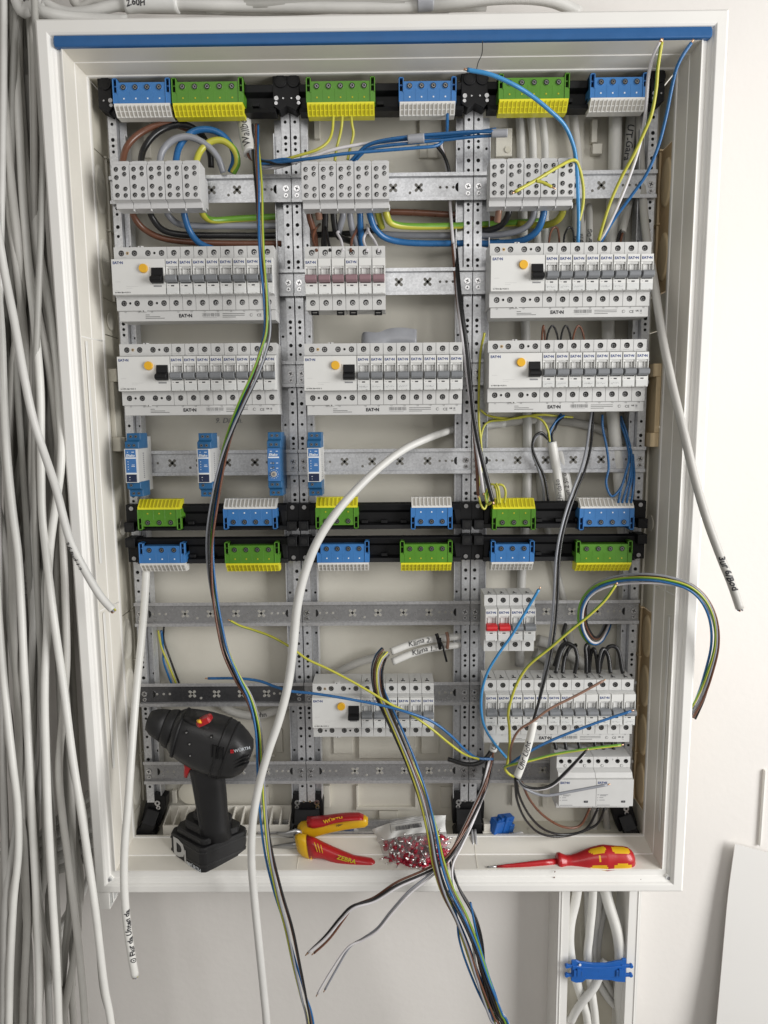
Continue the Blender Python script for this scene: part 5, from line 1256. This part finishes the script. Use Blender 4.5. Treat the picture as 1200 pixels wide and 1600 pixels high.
for i, P in enumerate(BW): loose('blue_wire', P, .0017, 'bl', ['single blue wire bowing left beside the very thick pale cable', 'first blue wire from the left plugged into the right terminal top', 'second blue wire from the left plugged into the right terminal top', 'third blue wire from the left plugged into the right terminal top', 'last blue wire on the right plugged into the right terminal top'][i], group=GBL, tip=0)
EL = [[(778,786,.05),(776,768,.046),(773,758,.046),(765,758,.05),(760,770,.056),(762,780,.06)], [(781,786,.05),(779,765,.045),(775,755,.045)], [(788,786,.05),(790,770,.046),(787,760,.044),(780,757,.044),(772,762,.048)], [(748,776,.05),(752,790,.052),(757,795,.054),(761,785,.056),(764,765,.058)], [(766,772,.03),(770,780,.034),(762,788,.045),(757,770,.05)]]
for i, P in enumerate(EL): loose('earth_wire', P, .0017, 'yg', '%s little yellow and green loop from the left by the right rack green terminal' % ORD[i], group='little earth wire loops', tip=0)
loose('earth_wire', [(757,520,.06),(750,560,.07),(748,650,.07),(752,700,.07),(751,758,.065)], .0017, 'yg', 'yellow and green wire dropping beside the thick black wire', tip=0)
# black arches over the long row
GA = 'black wire arches over the long breaker row'
AR = [[(879,1052,.04),(882,1030,.05),(890,1012,.06),(900,1008,.07)], [(898,1052,.04),(902,1030,.042),(898,1012,.046),(886,1005,.05),(876,1012,.055),(866,1040,.06)], [(868,1052,.04),(876,1020,.05),(884,1006,.055),(880,990,.06),(884,975,.07)],
      [(916,1052,.04),(916,1030,.042),(915,1012,.046),(919,1010,.05),(921,1040,.055)], [(935,1052,.04),(932,1028,.044),(928,1014,.048),(923,1022,.052),(920,1050,.056)], [(935,1052,.038),(936,1030,.040),(942,1014,.044),(950,1024,.046),(954,1052,.04)], [(936,1050,.05),(942,1024,.048),(953,1010,.046),(966,1016,.044),(973,1052,.04)]]
for i, P in enumerate(AR): loose('black_wire_arch', P, .0029, 'bk', '%s thick black wire arch from the left over the long breaker row' % ORD[i], group=GA, tip=0)
for i, x in enumerate((868, 884, 905, 930, 942, 958)):
    loose('black_wire_link', [(x-2,1155,.05),(x,1166,.048),(x+2,1178,.046),(x+3,1190,.04)], .0026, 'bk', '%s short black wire from the left between long row and contactors' % ORD[i], group='black wires between the long row and the contactors', tip=0)
# thin wires behind left rack
for i, (P, c) in enumerate((([(247,985,.1),(252,1010,.102),(262,1035,.104),(275,1068,.11)], 'yg'), ([(252,985,.1),(255,1015,.104),(256,1035,.104),(268,1068,.11)], 'bl'), ([(256,980,.1),(256,1000,.104),(266,1030,.104),(280,1068,.11)], 'bk'))):
    loose('rear_wire', P, .0016, c, ['yellow and green', 'blue', 'black'][i]+' thin wire behind the lowest rails of the left rack', tip=0)
# flat grey hose coil behind the middle row
b = MB(); Y0 = .075
a = U(566, 519, Y0); c = U(651, 519, Y0)
prof = spline([a+Vector((0, .01, -.006)), a+Vector((.004, 0, 0)), a+Vector((.022, -.003, -.001)), a+Vector((.036, 0, .004)), a+Vector((.055, 0, .0055)), c+Vector((0, 0, .0035))], 6)
n_ = len(prof)
for p in prof: b.v += [tuple(p), tuple(p+Vector((0, 0, -.03)))]
for i in range(n_-1): b.face([i*2, i*2+1, i*2+3, i*2+2], 'tape', True)
o = b.build('grey_band', origin=a); m = o.modifiers.new('t', 'SOLIDIFY'); m.thickness = .002
tag(o, 'curled grey plastic band sticking up behind the middle breaker row', 'band')
# ================================================================= TRUNKING BELOW THE CABINET
def pxx(x, y, d): return U(x, y, d)
tr = thing('cable_trunking', 'open white cable trunking running down the wall below the cabinet', 'cable duct', (.3, .1, -.62))
def tpart(mb, name, bevel=0): return child(mb.build(name, bevel=bevel), tr)
YF = .062
xa0, xa1 = pxx(872, 1450, YF).x, pxx(889, 1450, YF).x; xb0, xb1 = pxx(981, 1450, YF).x, pxx(1000, 1450, YF).x
for x0, x1, s_ in ((xa0, xa1, 1), (xb0, xb1, -1)):
    b = MB(); zt_, zb_ = -HZ-.002, -.95
    xi = x1 if s_ > 0 else x0; xo = x0 if s_ > 0 else x1
    b.box(xo, xo+s_*.0022, YF, .121, zb_, zt_, 'frame'); b.box(xi-s_*.0022, xi, YF+.0012, .121, zb_, zt_, 'frame')
    b.box(xo, xi, YF-.0006, YF+.0016, zb_, zt_, 'frame'); b.box(xo+s_*.004, xo+s_*.0052, YF-.0018, YF, zb_, zt_, 'frame')
    tpart(b, 'duct_wall', .0003)
b = MB(); b.box(xa1, xb0, .117, .1205, -.95, -HZ-.002, 'inner'); tpart(b, 'duct_back')
TC = [([(903,1385,.09),(899,1410,.085),(892,1440,.08),(890,1470,.078),(893,1500,.078),(900,1530,.08),(912,1570,.085),(922,1620,.088)], .0072, 'cablew', 'pale cable along the left side of the open trunking'),
      ([(917,1385,.1),(918,1420,.1),(919,1460,.098),(922,1510,.098),(926,1560,.1),(926,1620,.1)], .0052, 'cable2', 'thin cable down the middle of the open trunking'),
      ([(927,1385,.085),(925,1420,.082),(921,1460,.08),(918,1500,.08),(926,1560,.082),(932,1620,.085)], .0064, 'cablew', 'pale cable second from the left in the open trunking'),
      ([(944,1385,.09),(952,1415,.08),(963,1450,.074),(968,1480,.074),(970,1520,.078),(968,1560,.085),(972,1620,.09)], .0088, 'cablew', 'thick pale cable bending right in the open trunking'),
      ([(938,1385,.105),(934,1430,.106),(928,1470,.106),(930,1520,.106),(950,1560,.1),(980,1590,.095),(984,1620,.095)], .0056, 'cable2', 'cable crossing to the right under the blue clamp'),
      ([(955,1385,.108),(940,1440,.11),(934,1500,.11),(950,1540,.105),(975,1580,.1),(980,1620,.1)], .0056, 'cable', 'grey cable lying deepest in the open trunking'),
      ([(946,1500,.085),(930,1540,.072),(908,1568,.07),(894,1592,.072),(886,1625,.078)], .0062, 'cable2', 'marked cable crossing left under the blue clamp')]
for P, r, k, lab in TC:
    o, pts = cable(P, r, k, lab, 'cables in the open trunking')
    if 'marked' in lab: child(write_on_tube('pen_mark', 'Flur. D.', .012, pts, .0062, .026, None, side=.2, rev=True), o)
# blue retaining clamp
c = U(936, 1517, YF-.012); t = thing('retaining_clamp', 'bright blue plastic clamp across the open trunking', 'clamp', c)
b = MB(); w = .0495
pr = [(-w*.86, .0170), (-w*.72, .0175), (-w*.62, .0150), (-w*.40, .0135), (-w*.2, .0120), (w*.2, .0120), (w*.45, .0150), (w*.70, .0175), (w*.70, .0200), (w*.84, .0200), (w*.84, -.0200), (w*.55, -.0190), (w*.4, -.0165), (-w*.40, -.0150), (-w*.5, -.0200), (-w*.70, -.0210), (-w*.86, -.0175)]
b.prism_xz(pr, 0, .0035, 'clampblue'); b.prism_xz([(x*.98, z*.55) for x, z in pr], -.0015, .001, 'clampblue')
b.build('clamp_plate', t, .0006)
for sx in (-1, 1):
    for z in (.0075, -.0080):
        b = MB(); b.box(sx*w*.80, sx*w*1.04, -.0005, .0035, z-.0022, z+.0022, 'clampblue'); b.cyl((sx*w*1.0, -.001, z), .0030, .005, 'clampblue', n=12); b.build('clamp_pin', t, .0003)
    b = MB(); b.box(sx*w*.52, sx*w*.80, -.0035, .001, -.0075, .0035, 'clampblue'); b.box(sx*w*.60, sx*w*.70, -.0045, .0, -.006, .006, 'clampblue'); b.box(sx*w*.54, sx*w*.58, -.0038, -.0034, -.006, .002, 'bluedk'); b.build('clamp_latch', t, .0005)
b = MB(); b.cyl((-.03, -.0018, .0115), .002, .001, 'inkwhite', n=10); b.cyl((0, -.0018, 0), .0018, .0006, 'clampblue', n=10); b.build('clamp_mark', t)

# ================================================================= DRILL
def LS(L):
    """loft sections from (px,py, nx,ny, y, dy): centre pixel, half extent in pixels, depth, half depth"""
    out = []
    for x, y, nx, ny, d, dd in L:
        c_ = U(x, y, d); a_ = U(x+nx, y+ny, d)-c_; out.append((c_, a_, Vector((0, dd, 0))))
    return out
dr = thing('cordless_drill', 'black cordless drill standing on its battery with its nose to the left', 'drill', U(318, 1350, .02))
def dpart(b, name, bevel=0): return child(b.build(name, bevel=bevel), dr)
Yd = .030
b = MB(); b.loft(LS([(231,1125,-1,5,Yd,.006),(233,1125,-3,13,Yd,.014),(240,1128,-4,18,Yd,.019),(250,1131,-5,21,Yd,.021),(258,1134,-6,23,Yd,.022)]), 'drill', n=24, e=2.1)
dpart(b, 'chuck')
b = MB(); b.loft(LS([(257,1134,-5,21,Yd,.021),(262,1136,-7,25,Yd,.024),(268,1138,-8,27,Yd,.025),(273,1140,-7,27,Yd,.025)]), 'drill', n=24, e=2.2); dpart(b, 'torque_ring')
b = MB(); b.loft(LS([(272,1140,-7,26,Yd,.024),(280,1143,-9,32,Yd,.028),(296,1149,-11,36,Yd,.030),(315,1156,-12,39,Yd,.032),(335,1163,-13,40,Yd,.033),(352,1169,-13,39,Yd,.033),(364,1174,-12,36,Yd,.032),(376,1179,-10,30,Yd,.030),(386,1182,-8,22,Yd,.025),(391,1183,-4,12,Yd,.015)]), 'drill2', n=28, e=2.7)
dpart(b, 'motor_housing')
b = MB()   # rubber belts on the housing
for i, (x, y, nx, ny) in enumerate(((282,1144,-9.4,33.2), (345,1167,-13.4,40.6), (358,1172,-13,38.6))):
    b.loft(LS([(x-1.6,y-.6,nx,ny,Yd,.0338-.002*(i == 0)), (x+1.6,y+.6,nx,ny,Yd,.0338-.002*(i == 0))]), 'drill', n=28, e=2.7)
b.loft(LS([(292,1119,1,7,Yd-.004,.016),(305,1122,1,8,Yd-.004,.020),(330,1131,1,9,Yd-.004,.021),(345,1137,1,8,Yd-.004,.016)]), 'drill', n=16)
dpart(b, 'rubber_belt')
# vents
for i in range(5):
    b = MB(); p = U(326+i*4.2, 1172+i*1.2, .0); m = Matrix.Translation((p.x*.976, -.0046+.0008*(i-2)**2*.4, U(326, 1172+i*1.2, 0).z)) @ Matrix.Rotation(R(6), 4, 'Y')
    b.box(-.0006 if i != 1 else -.0014, .0006 if i != 1 else .0014, -.0008, .006, -.0085, .0095, 'hole' if i % 2 else 'black', m); dpart(b, 'vent_slot')
for i in range(3):
    b = MB(); p = U(377, 1186+i*5.5, -.001); m = Matrix.Translation(p) @ Matrix.Rotation(R(-20), 4, 'Y'); b.box(-.011, .011, .0, .006, -.0007, .0007, 'devside' if i == 1 and False else 'drill2', m); dpart(b, 'end_rib', .0003)
# gear switch
b = MB(); b.loft(LS([(309,1130,1,3,-.004,.006),(312,1129,1.5,5,-.005,.007),(320,1125,2,5,-.005,.008),(327,1122,2,4.5,-.005,.008),(330,1121,1.5,3,-.004,.006)]), 'red', n=8, e=8, smooth=False); b.loft(LS([(309,1127,1.5,2.2,-.012,.003),(314,1127,1.5,2.4,-.013,.003)]), 'yellowbtn', n=10, e=4)
dpart(b, 'gear_switch')
# handle
b = MB(); b.loft(LS([(321,1190,22,-3,Yd,.020),(324,1202,24,-2,Yd,.020),(327,1222,24,-2,Yd,.019),(330,1245,23.5,-1,Yd,.018),(333,1268,22,0,Yd,.018),(336,1290,21.5,0,Yd+.002,.019),(338,1304,25,0,Yd+.004,.022)]), 'drill', n=22, e=2.6)
dpart(b, 'handle')
b = MB(); b.loft(LS([(303,1196,5,0,Yd,.0145),(308,1220,6,0,Yd-.001,.0140),(313,1250,6,0,Yd-.001,.0135),(318,1280,6,0,Yd-.001,.0135),(321,1296,6,0,Yd,.015)]), 'drill2', n=14, e=3); dpart(b, 'grip_insert')
b = MB(); b.loft(LS([(297,1188,9,-1,Yd-.004,.010),(297,1194,8,-1,Yd-.005,.010),(293,1204,4.5,0,Yd-.005,.008),(291,1212,3,1,Yd-.005,.006)]), 'red', n=14, e=3.2); dpart(b, 'trigger')
b = MB(); p = U(301, 1189, -.0165); dpart(b.box(p.x-.006, p.x+.006, .008, .014, p.z-.003, p.z+.003, 'red'), 'direction_button', .001)
# battery: box turned with a corner to the camera
C0 = U(317, 1367, -.002); zb = C0.z; ua = Vector((-math.cos(R(36)), math.sin(R(36)), 0)); ub = Vector((math.cos(R(40)), math.sin(R(40)), 0))
def bpt(u, v, z): return tuple(C0+ua*u+ub*v+Vector((0, 0, z)))
def bslab(b, u0, u1, v0, v1, z0, z1, k, ch=.012):
    prof = [(u0+ch*.4, v0), (u1-ch, v0), (u1, v0+ch), (u1, v1-ch), (u1-ch, v1), (u0+ch, v1), (u0, v1-ch), (u0, v0+ch*.4)]
    n = len(prof); q = len(b.v); b.v += [bpt(u, v, z0) for u, v in prof]+[bpt(u, v, z1) for u, v in prof]
    for i in range(n): j = (i+1) % n; b.face([q+i, q+j, q+n+j, q+n+i], k)
    b.face([q+i for i in range(n)][::-1], k); b.face([q+n+i for i in range(n)], k)
b = MB(); bslab(b, 0, .084, 0, .080, 0, .038, 'drill'); bslab(b, .005, .078, .006, .074, .0375, .047, 'drill2'); dpart(b, 'battery', .002)
b = MB(); bslab(b, .010, .072, .012, .068, .0465, .060, 'drill', .016); bslab(b, .018, .062, .020, .060, .0595, .070, 'drill', .014); dpart(b, 'handle_foot', .0025)
for (z0, z1) in ((.010, .0125), (.030, .032)):
    b = MB(); bslab(b, -.0006, .0846, -.0006, .0806, z0, z1, 'drill2'); dpart(b, 'battery_band', .0004)
# lettering on battery and motor end
def face_text(parent, s, size, k, org, ex, ez, bold=.03, name='logo_print'):
    me = text_mesh(s, size, k, bold).copy()
    for v in me.vertices: v.co = ex*v.co.x+ez*v.co.z
    o = obj(name, me, None, org); return child(o, parent)
nn = (Vector((0, -1, 0))+Vector((0,0,0))).normalized()
off = Vector((ua.y, -ua.x, 0))*-1
offn = Vector((-math.sin(R(36)), -math.cos(R(36)), 0))*.0008
face_text(dr, 'D', .036, 'devside', C0+ua*.066+Vector((0, 0, .009))+offn, -ua, (Vector((0, 0, 1))).normalized(), .05)
face_text(dr, 'L', .028, 'devside', C0+ua*.042+Vector((0, 0, .004))+offn, -ua, Vector((0, 0, 1)), .02)
face_text(dr, 'WÜRTH', .0085, 'inkwhite', C0+ua*.034+Vector((0, 0, .0022))+offn*1.2, -ua, Vector((0, 0, 1)), .02)
pe = U(366, 1176, -.0045)
face_text(dr, 'WÜRTH', .0062, 'inkwhite', pe, Vector((1, .14, .17)).normalized(), Vector((-.17, 0, 1)).normalized(), .02)
b = MB(); pe = U(360, 1177, -.0045)
for i, (dx, dz) in enumerate(((0, 0), (.0024, 0), (0, .0026), (.0024, .0026))): b.box(pe.x+dx, pe.x+dx+.002, pe.y, pe.y+.002, pe.z+dz, pe.z+dz+.0021, 'redlever')
dpart(b, 'logo_mark')
for q in ((291,1145), (296,1163), (297,1181), (330,1152)):
    b = MB(); p = U(q[0], q[1], -.002 if q[1] > 1150 else -.001); b.cyl((p.x, p.y, p.z), .0022, .006, 'hole', n=10); b.cyl((p.x, p.y-.0002, p.z), .0013, .002, 'toolsteel', n=8); dpart(b, 'housing_screw')
# brown sliver by the battery
o = MB(); p = U(372, 1356, .014); o.prism_xz([(p.x-.02, p.z-.001), (p.x+.018, p.z-.001), (p.x+.018, p.z+.002), (p.x, p.z+.001)], .012, .018, 'wbrown'); tag(o.build('scrap_strip', origin=p), 'thin dark brown scrap lying beside the drill battery', 'scrap')

# ================================================================= PLIERS
FZ = -HZ+.042
pl = thing('pliers', 'red and yellow handled pliers lying open on the cabinet floor', 'pliers', U(465, 1330, .03))
def ppart(b, name, bevel=0): return child(b.build(name, bevel=bevel), pl)
b = MB(); b.loft(LS([(464,1318,3,13,.035,.007),(470,1320,4,17,.034,.009),(478,1322,4,18,.033,.010),(486,1324,3,17,.032,.010)]), 'yel', n=16, e=2.6); ppart(b, 'lower_collar')
b = MB(); L_ = [(482,1323,3,17.5,.032,.0102),(494,1325,1.5,14,.031,.010),(506,1329,1,11.5,.030,.0095),(520,1335,-1,10.5,.028,.009),(535,1341,-1.5,10,.026,.0085),(552,1347,-1,9.5,.024,.008),(568,1349,0,9,.023,.008),(580,1350.5,0,8.5,.022,.0075),(586,1352,0,6,.022,.006),(588,1353,0,3,.022,.003)]
b.loft(LS(L_), 'red', n=16, e=2.5); ppart(b, 'lower_handle')
b = MB(); b.loft(LS([(467,1300,2,10,.062,.007),(474,1298,4,13,.060,.009),(484,1296,2,13,.058,.009),(500,1294,-.5,10,.055,.009),(520,1290,-1,8.5,.052,.009),(540,1286,-.6,8.5,.050,.009),(560,1283,0,9,.048,.009),(570,1283,0,8,.048,.008),(575,1283,0,5,.048,.005)]), 'yel', n=18, e=2.5)
ppart(b, 'upper_handle')
b = MB(); b.loft(LS([(481,1284,1.5,6,.052,.0095),(490,1285,1,7,.050,.0100),(505,1283,0,6,.048,.0100),(522,1279,0,4.5,.045,.0100),(540,1276.5,0,3.5,.043,.0095),(560,1275.5,0,3,.042,.009),(568,1277,0,2,.042,.007)]), 'red', n=14, e=2.5); ppart(b, 'handle_overlay')
b = MB(); b.loft(LS([(470,1320,0,5,.038,.003),(455,1321,0,4.5,.04,.003),(440,1322,0,3.2,.042,.002),(425,1323,0,1.8,.044,.0012)]), 'toolsteel', n=10, e=3)
b.loft(LS([(472,1304,1,7,.05,.003),(462,1302,1,7,.048,.003),(448,1304,1,4.5,.046,.002),(432,1302,0,2,.046,.0012)]), 'toolsteel', n=10, e=3)
b.loft(LS([(470,1303,0,6,.05,.004),(462,1309,1,8,.046,.004),(466,1316,1,6,.042,.004),(472,1319,0,5,.038,.004)]), 'toolsteel', n=10, e=3); ppart(b, 'jaws')
b = MB(); p = U(463, 1310, .040); b.cyl((p.x, p.y, p.z), .0045, .004, 'toolsteel', n=16); ppart(b, 'pivot')
def stripes(L, k, nm):
    for x0, y0, x1, y1, d in L:
        q = MB(); a_ = U(x0, y0, d); c_ = U(x1, y1, d); q.tube([a_, c_], .00065, k, 6); ppart(q, nm)
stripes([(491,1316,496,1331,.0195),(496,1318,500,1332,.0195),(501,1320,504,1333,.0195)], 'yel', 'grip_stripe')
stripes([(489,1287,489,1295,.042),(494,1286,494,1295,.042),(499,1285,499,1294,.042)], 'yel', 'grip_stripe')
pe = U(526, 1342, .0160); face_text(pl, 'ZEBRA', .0095, 'yellowdk', pe, Vector((1, 0, -.30)).normalized(), Vector((.3, 0, 1)).normalized(), .02)
pe = U(506, 1287, .0365); face_text(pl, 'WÜRTH', .0080, 'yel', pe, Vector((1, 0, .22)).normalized(), Vector((-.2, 0, 1)).normalized(), .03)
pe = U(525, 1292, .0420); face_text(pl, '1000V DIN ISO', .0050, 'ink', pe, Vector((1, 0, .12)).normalized(), Vector((-.12, 0, 1)).normalized(), .02)

# ================================================================= SCREWDRIVER
sd = thing('screwdriver', 'red and yellow insulated screwdriver lying on the lower ledge', 'screwdriver', U(900, 1350, .02))
def spart(b, name, bevel=0): return child(b.build(name, bevel=bevel), sd)
Ys = .024
b = MB(); b.loft(LS([(776,1354,0,1.6,.010,.0015),(790,1353.2,0,2.6,.0105,.002),(820,1351,0,3.8,.013,.003),(850,1348.5,0,5,.017,.004),(872,1347,0,5.8,.021,.005)]), 'red', n=12, e=2.2); spart(b, 'insulated_blade')
b = MB(); b.loft(LS([(761,1355,0,1.4,.009,.0006),(768,1354.6,0,1.3,.0095,.001),(777,1354,0,1.4,.010,.0014)]), 'toolsteel', n=8); spart(b, 'blade_tip', 0)
HS = []
cv = [(869,1347,8),(871,1346.5,12.5),(875,1346.5,13.2),(879,1347,12),(884,1347.6,10.6),(892,1347.8,10.6),(900,1347,11.8),(908,1345.5,13.4),(916,1344,15),(924,1342.5,16.2),(932,1341.6,17.2),(940,1341,18.2),(945,1341,18.6),(952,1341,18),(960,1341.2,17.4),(968,1341.4,17.2),(976,1341.4,16.8),(982,1341.6,15.6),(987,1342,13),(990,1342.4,9),(991,1342.5,4)]
secs = []
for i in range(len(cv)-1):
    for k_ in range(3):
        f_ = k_/3; secs.append(tuple(cv[i][j]*(1-f_)+cv[i+1][j]*f_ for j in range(3)))
secs.append(cv[-1])
sec2 = LS([(x, y, 0, r, Ys-.002, r*.00088) for x, y, r in secs])
N_ = 48
def hk(i, j):
    x = secs[i][0]; a = 2*math.pi*(j+.5)/N_  # a: 0 = A direction (down), pi/2 = +y, pi up, 3pi/2 front
    def patch(xc, hx, ac, ha): 
        da = (a-ac+math.pi) % (2*math.pi)-math.pi; return ((abs(x-xc)/hx)**4+(abs(da)/ha)**4) < 1
    for q in range(4):
        ac = 3*math.pi/2+.28+q*math.pi/2
        if patch(931, 12.5, ac, .34) or patch(967, 13.5, ac, .36): return 'yel'
        if abs(x-931) < 1.3 and abs(((a-ac-math.pi/4+math.pi) % (2*math.pi))-math.pi) < .3: return 'yel'
    return 'red'
b = MB(); b.loft(sec2, 'red', n=N_, e=2.05, ks=hk); spart(b, 'handle')

# ================================================================= FERRULES IN A BAG
bag = thing('ferrule_bag', 'clear plastic bag with a printed white top lying on the floor strip', 'bag', U(640, 1340, .03))
def bagsurf(front):
    b = MB(); NX, NZ = 34, 26; r_ = random.Random(4)
    ph = [(r_.uniform(8, 30), r_.uniform(8, 30), r_.uniform(0, 6), r_.uniform(.0004, .0010)) for _ in range(9)]
    TL, TR, BL, BR = (581,1296), (697,1274), (606,1362), (700,1358)
    for i in range(NZ+1):
        v = i/NZ
        for j in range(NX+1):
            u = j/NX
            x = (TL[0]*(1-u)+TR[0]*u)*(1-v)+(BL[0]*(1-u)+BR[0]*u)*v; y = (TL[1]*(1-u)+TR[1]*u)*(1-v)+(BL[1]*(1-u)+BR[1]*u)*v-7*math.sin(math.pi*u)*(1-v)
            x += 3*math.sin(v*9)*(1-2*u)*.6
            bulge = math.sin(math.pi*u)**.6*math.sin(math.pi*min(1, v*.9+.08))**.6
            d0 = .070-.052*v
            dep = d0-(.017*bulge if front else -.010*bulge)
            if front: dep += sum(a*math.sin(fu*u+fv*v+p) for fu, fv, p, a in ph)*(.6+.6*v)
            b.v.append(tuple(U(x, y, dep)))
    for i in range(NZ):
        for j in range(NX):
            a = i*(NX+1)+j; b.face([a, a+1, a+NX+2, a+NX+1], 'tapew' if (i < NZ*.30 and front) else 'film', True)
    return child(b.build('bag_front' if front else 'bag_back'), bag)
bagsurf(True); bagsurf(False)
r_ = random.Random(8)
pe = U(618, 1296, .046)
b = MB(); q = 0
while q < .040:
    w_ = r_.choice((.0005, .0008, .0012)); b.box(q, q+w_, 0, .0003, -.002, .0040, 'ink'); q += w_+r_.choice((.0005, .0008))
for i in range(4): b.box(-.006, .045-.004*i, 0, .0003, .0070+i*.0023, .0076+i*.0023, 'inkgrey')
b.box(-.0075, -.0068, 0, .0003, -.004, .009, 'ink')
o = b.build('bag_label'); o.location = pe; o.rotation_euler = (R(-28), R(-9), 0); child(o, bag)
# ferrules: one shared mesh
b = MB(); b.tube([Vector((0, 0, 0)), Vector((0, 0, .008))], .0033, 'ferrule', 9, rfun=lambda u: 1.0 if u < .5 else .75); b.tube([Vector((0, 0, .0075)), Vector((0, 0, .0155))], .0012, 'tin', 8)
me_f = b.mesh('wire_ferrule')
for i in range(230):
    u = r_.uniform(.05, .96); v = r_.uniform(.33, .98)
    if i < 70: v = r_.uniform(.70, .98)
    x = (583*(1-u)+699*u)*(1-v)+(608*(1-u)+700*u)*v; y = (1300*(1-u)+1276*u)*(1-v)+(1358*(1-u)+1354*u)*v
    p = U(x, y, .070-.053*v-.012*math.sin(math.pi*u)*math.sin(math.pi*min(1, v*.9+.08))+r_.uniform(-.004, .010))
    p.z = max(p.z, FZ-.0095)
    o = bpy.data.objects.new('wire_ferrule', me_f); link(o); o.location = p; o.rotation_euler = (r_.uniform(-1.6, 1.6), r_.uniform(-1.7, 1.7), r_.uniform(0, 6.2))
    tag(o, 'red collared wire ferrule in the heap inside the clear bag', 'ferrule', 'red wire ferrules in the clear bag')

# ================================================================= SMALL THINGS ON THE FLOOR
b = MB(); p0 = U(456, 1312, .078); p1 = U(600, 1312, .078)
b.prism([(.066, FZ), (.066, FZ+.010), (.070, FZ+.010), (.072, FZ+.003), (.094, FZ+.003), (.096, FZ+.011), (.100, FZ+.011), (.100, FZ)], p0.x-.05, p1.x+.06, 'steeldk')
for i in range(6): b.cyl((p0.x+.01+i*.03, .083, FZ+.0032), .0042, .0004, 'clear' if i % 2 else 'hole', axis='z', n=12)
tag(b.build('loose_rail', bevel=.0003, origin=p0), 'short steel rail lying on the cabinet floor behind the pliers', 'rail')
b = MB(); p = U(540, 1296, .085); b.box(p.x-.016, p.x+.012, .085, .098, p.z-.004, p.z+.006, 'clampblue'); b.box(p.x+.0125, p.x+.018, .085, .096, p.z-.004, p.z+.004, 'tw'); b.box(p.x-.012, p.x+.008, .083, .086, p.z-.001, p.z+.003, 'bluedk')
tag(b.build('terminal_piece', bevel=.0005, origin=p), 'small blue terminal piece under the upper pliers handle', 'terminal piece')
b = MB(); p = U(785, 1288, .075); mtx = Matrix.Translation(p) @ Matrix.Rotation(R(14), 4, 'Y') @ Matrix.Rotation(R(30), 4, 'Z')
b.box(-.018, .014, -.006, .010, -.014, .008, 'clampblue', mtx); b.box(-.008, .018, -.004, .008, .004, .013, 'clampblue', mtx); b.box(-.002, .004, -.0075, .0, -.010, .016, 'clampblue', mtx); b.box(.010, .020, -.007, .004, -.012, .002, 'bluedk', mtx)
b.cyl(tuple(p+Vector((-.006, -.010, .010))), .003, .006, 'clampblue', n=12)
tag(b.build('spare_clamp', bevel=.0008, origin=p), 'spare blue plastic clamp lying tilted on the floor at the right foot', 'clamp')
b = MB(); p = U(762, 1290, .07); b.box(p.x-.006, p.x+.004, .068, .086, FZ, FZ+.022, 'collar'); b.box(p.x-.008, p.x+.006, .066, .070, FZ+.004, FZ+.010, 'collar')
tag(b.build('spacer_block', bevel=.0006, origin=p), 'small cream plastic block between black foot and blue clamp', 'plastic block')
b = MB(); p = U(802, 1304, .072); b.prism_xz([(p.x-.02, FZ), (p.x+.022, FZ), (p.x+.012, FZ+.010), (p.x-.004, FZ+.006)], .066, .069, 'tw'); tag(b.build('white_clip', bevel=.0004, origin=p), 'low white plastic clip in front of the tilted blue clamp', 'clip')
for i, x in enumerate((739, 744)):
    p = px([(x-2,1296,.066),(x,1318,.05),(x+(2 if i else 0),1334,.042)], 4); b = MB(); b.tube(p, .0022, 'steeldk', 6)
    tag(b.build('metal_pin', origin=p[0]), ['left metal pin hanging over the floor edge by the right foot', 'right metal pin hanging over the floor edge by the right foot'][i], 'pin')
b = MB(); p = U(720, 1326, .05); b.box(p.x-.006, p.x+.005, .048, .056, p.z-.004, p.z+.005, 'black'); b.prism_xz([(p.x-.008, p.z-.005), (p.x, p.z-.008), (p.x+.006, p.z-.004)], .047, .055, 'black')
tag(b.build('black_clip', bevel=.0004, origin=p), 'small black clip on the lower ledge right of the bag', 'clip')
b = MB(); p = U(1003, 1292, .09)
b.box(.0, .0, .08, .09, 0, 0, 'inner') if False else None
# dark specks and chips on the bottom lip are dirt in the plastic; two crumbs stand on it
for i, (x, y) in enumerate(((866, 1371), (940, 1376), (1001, 1374), (867, 1362))):
    p = U(x, y, .006); b = MB(); b.box(-.0009, .0009, -.0008, .0008, -.0006, .0006, 'wbrown'); o = b.build('crumb', loc=p, bevel=.0002); o.rotation_euler = (.3, .5*i, .9*i)
    tag(o, '%s tiny dark crumb from the left on the right part of the bottom lip' % ORD[i], 'crumb')
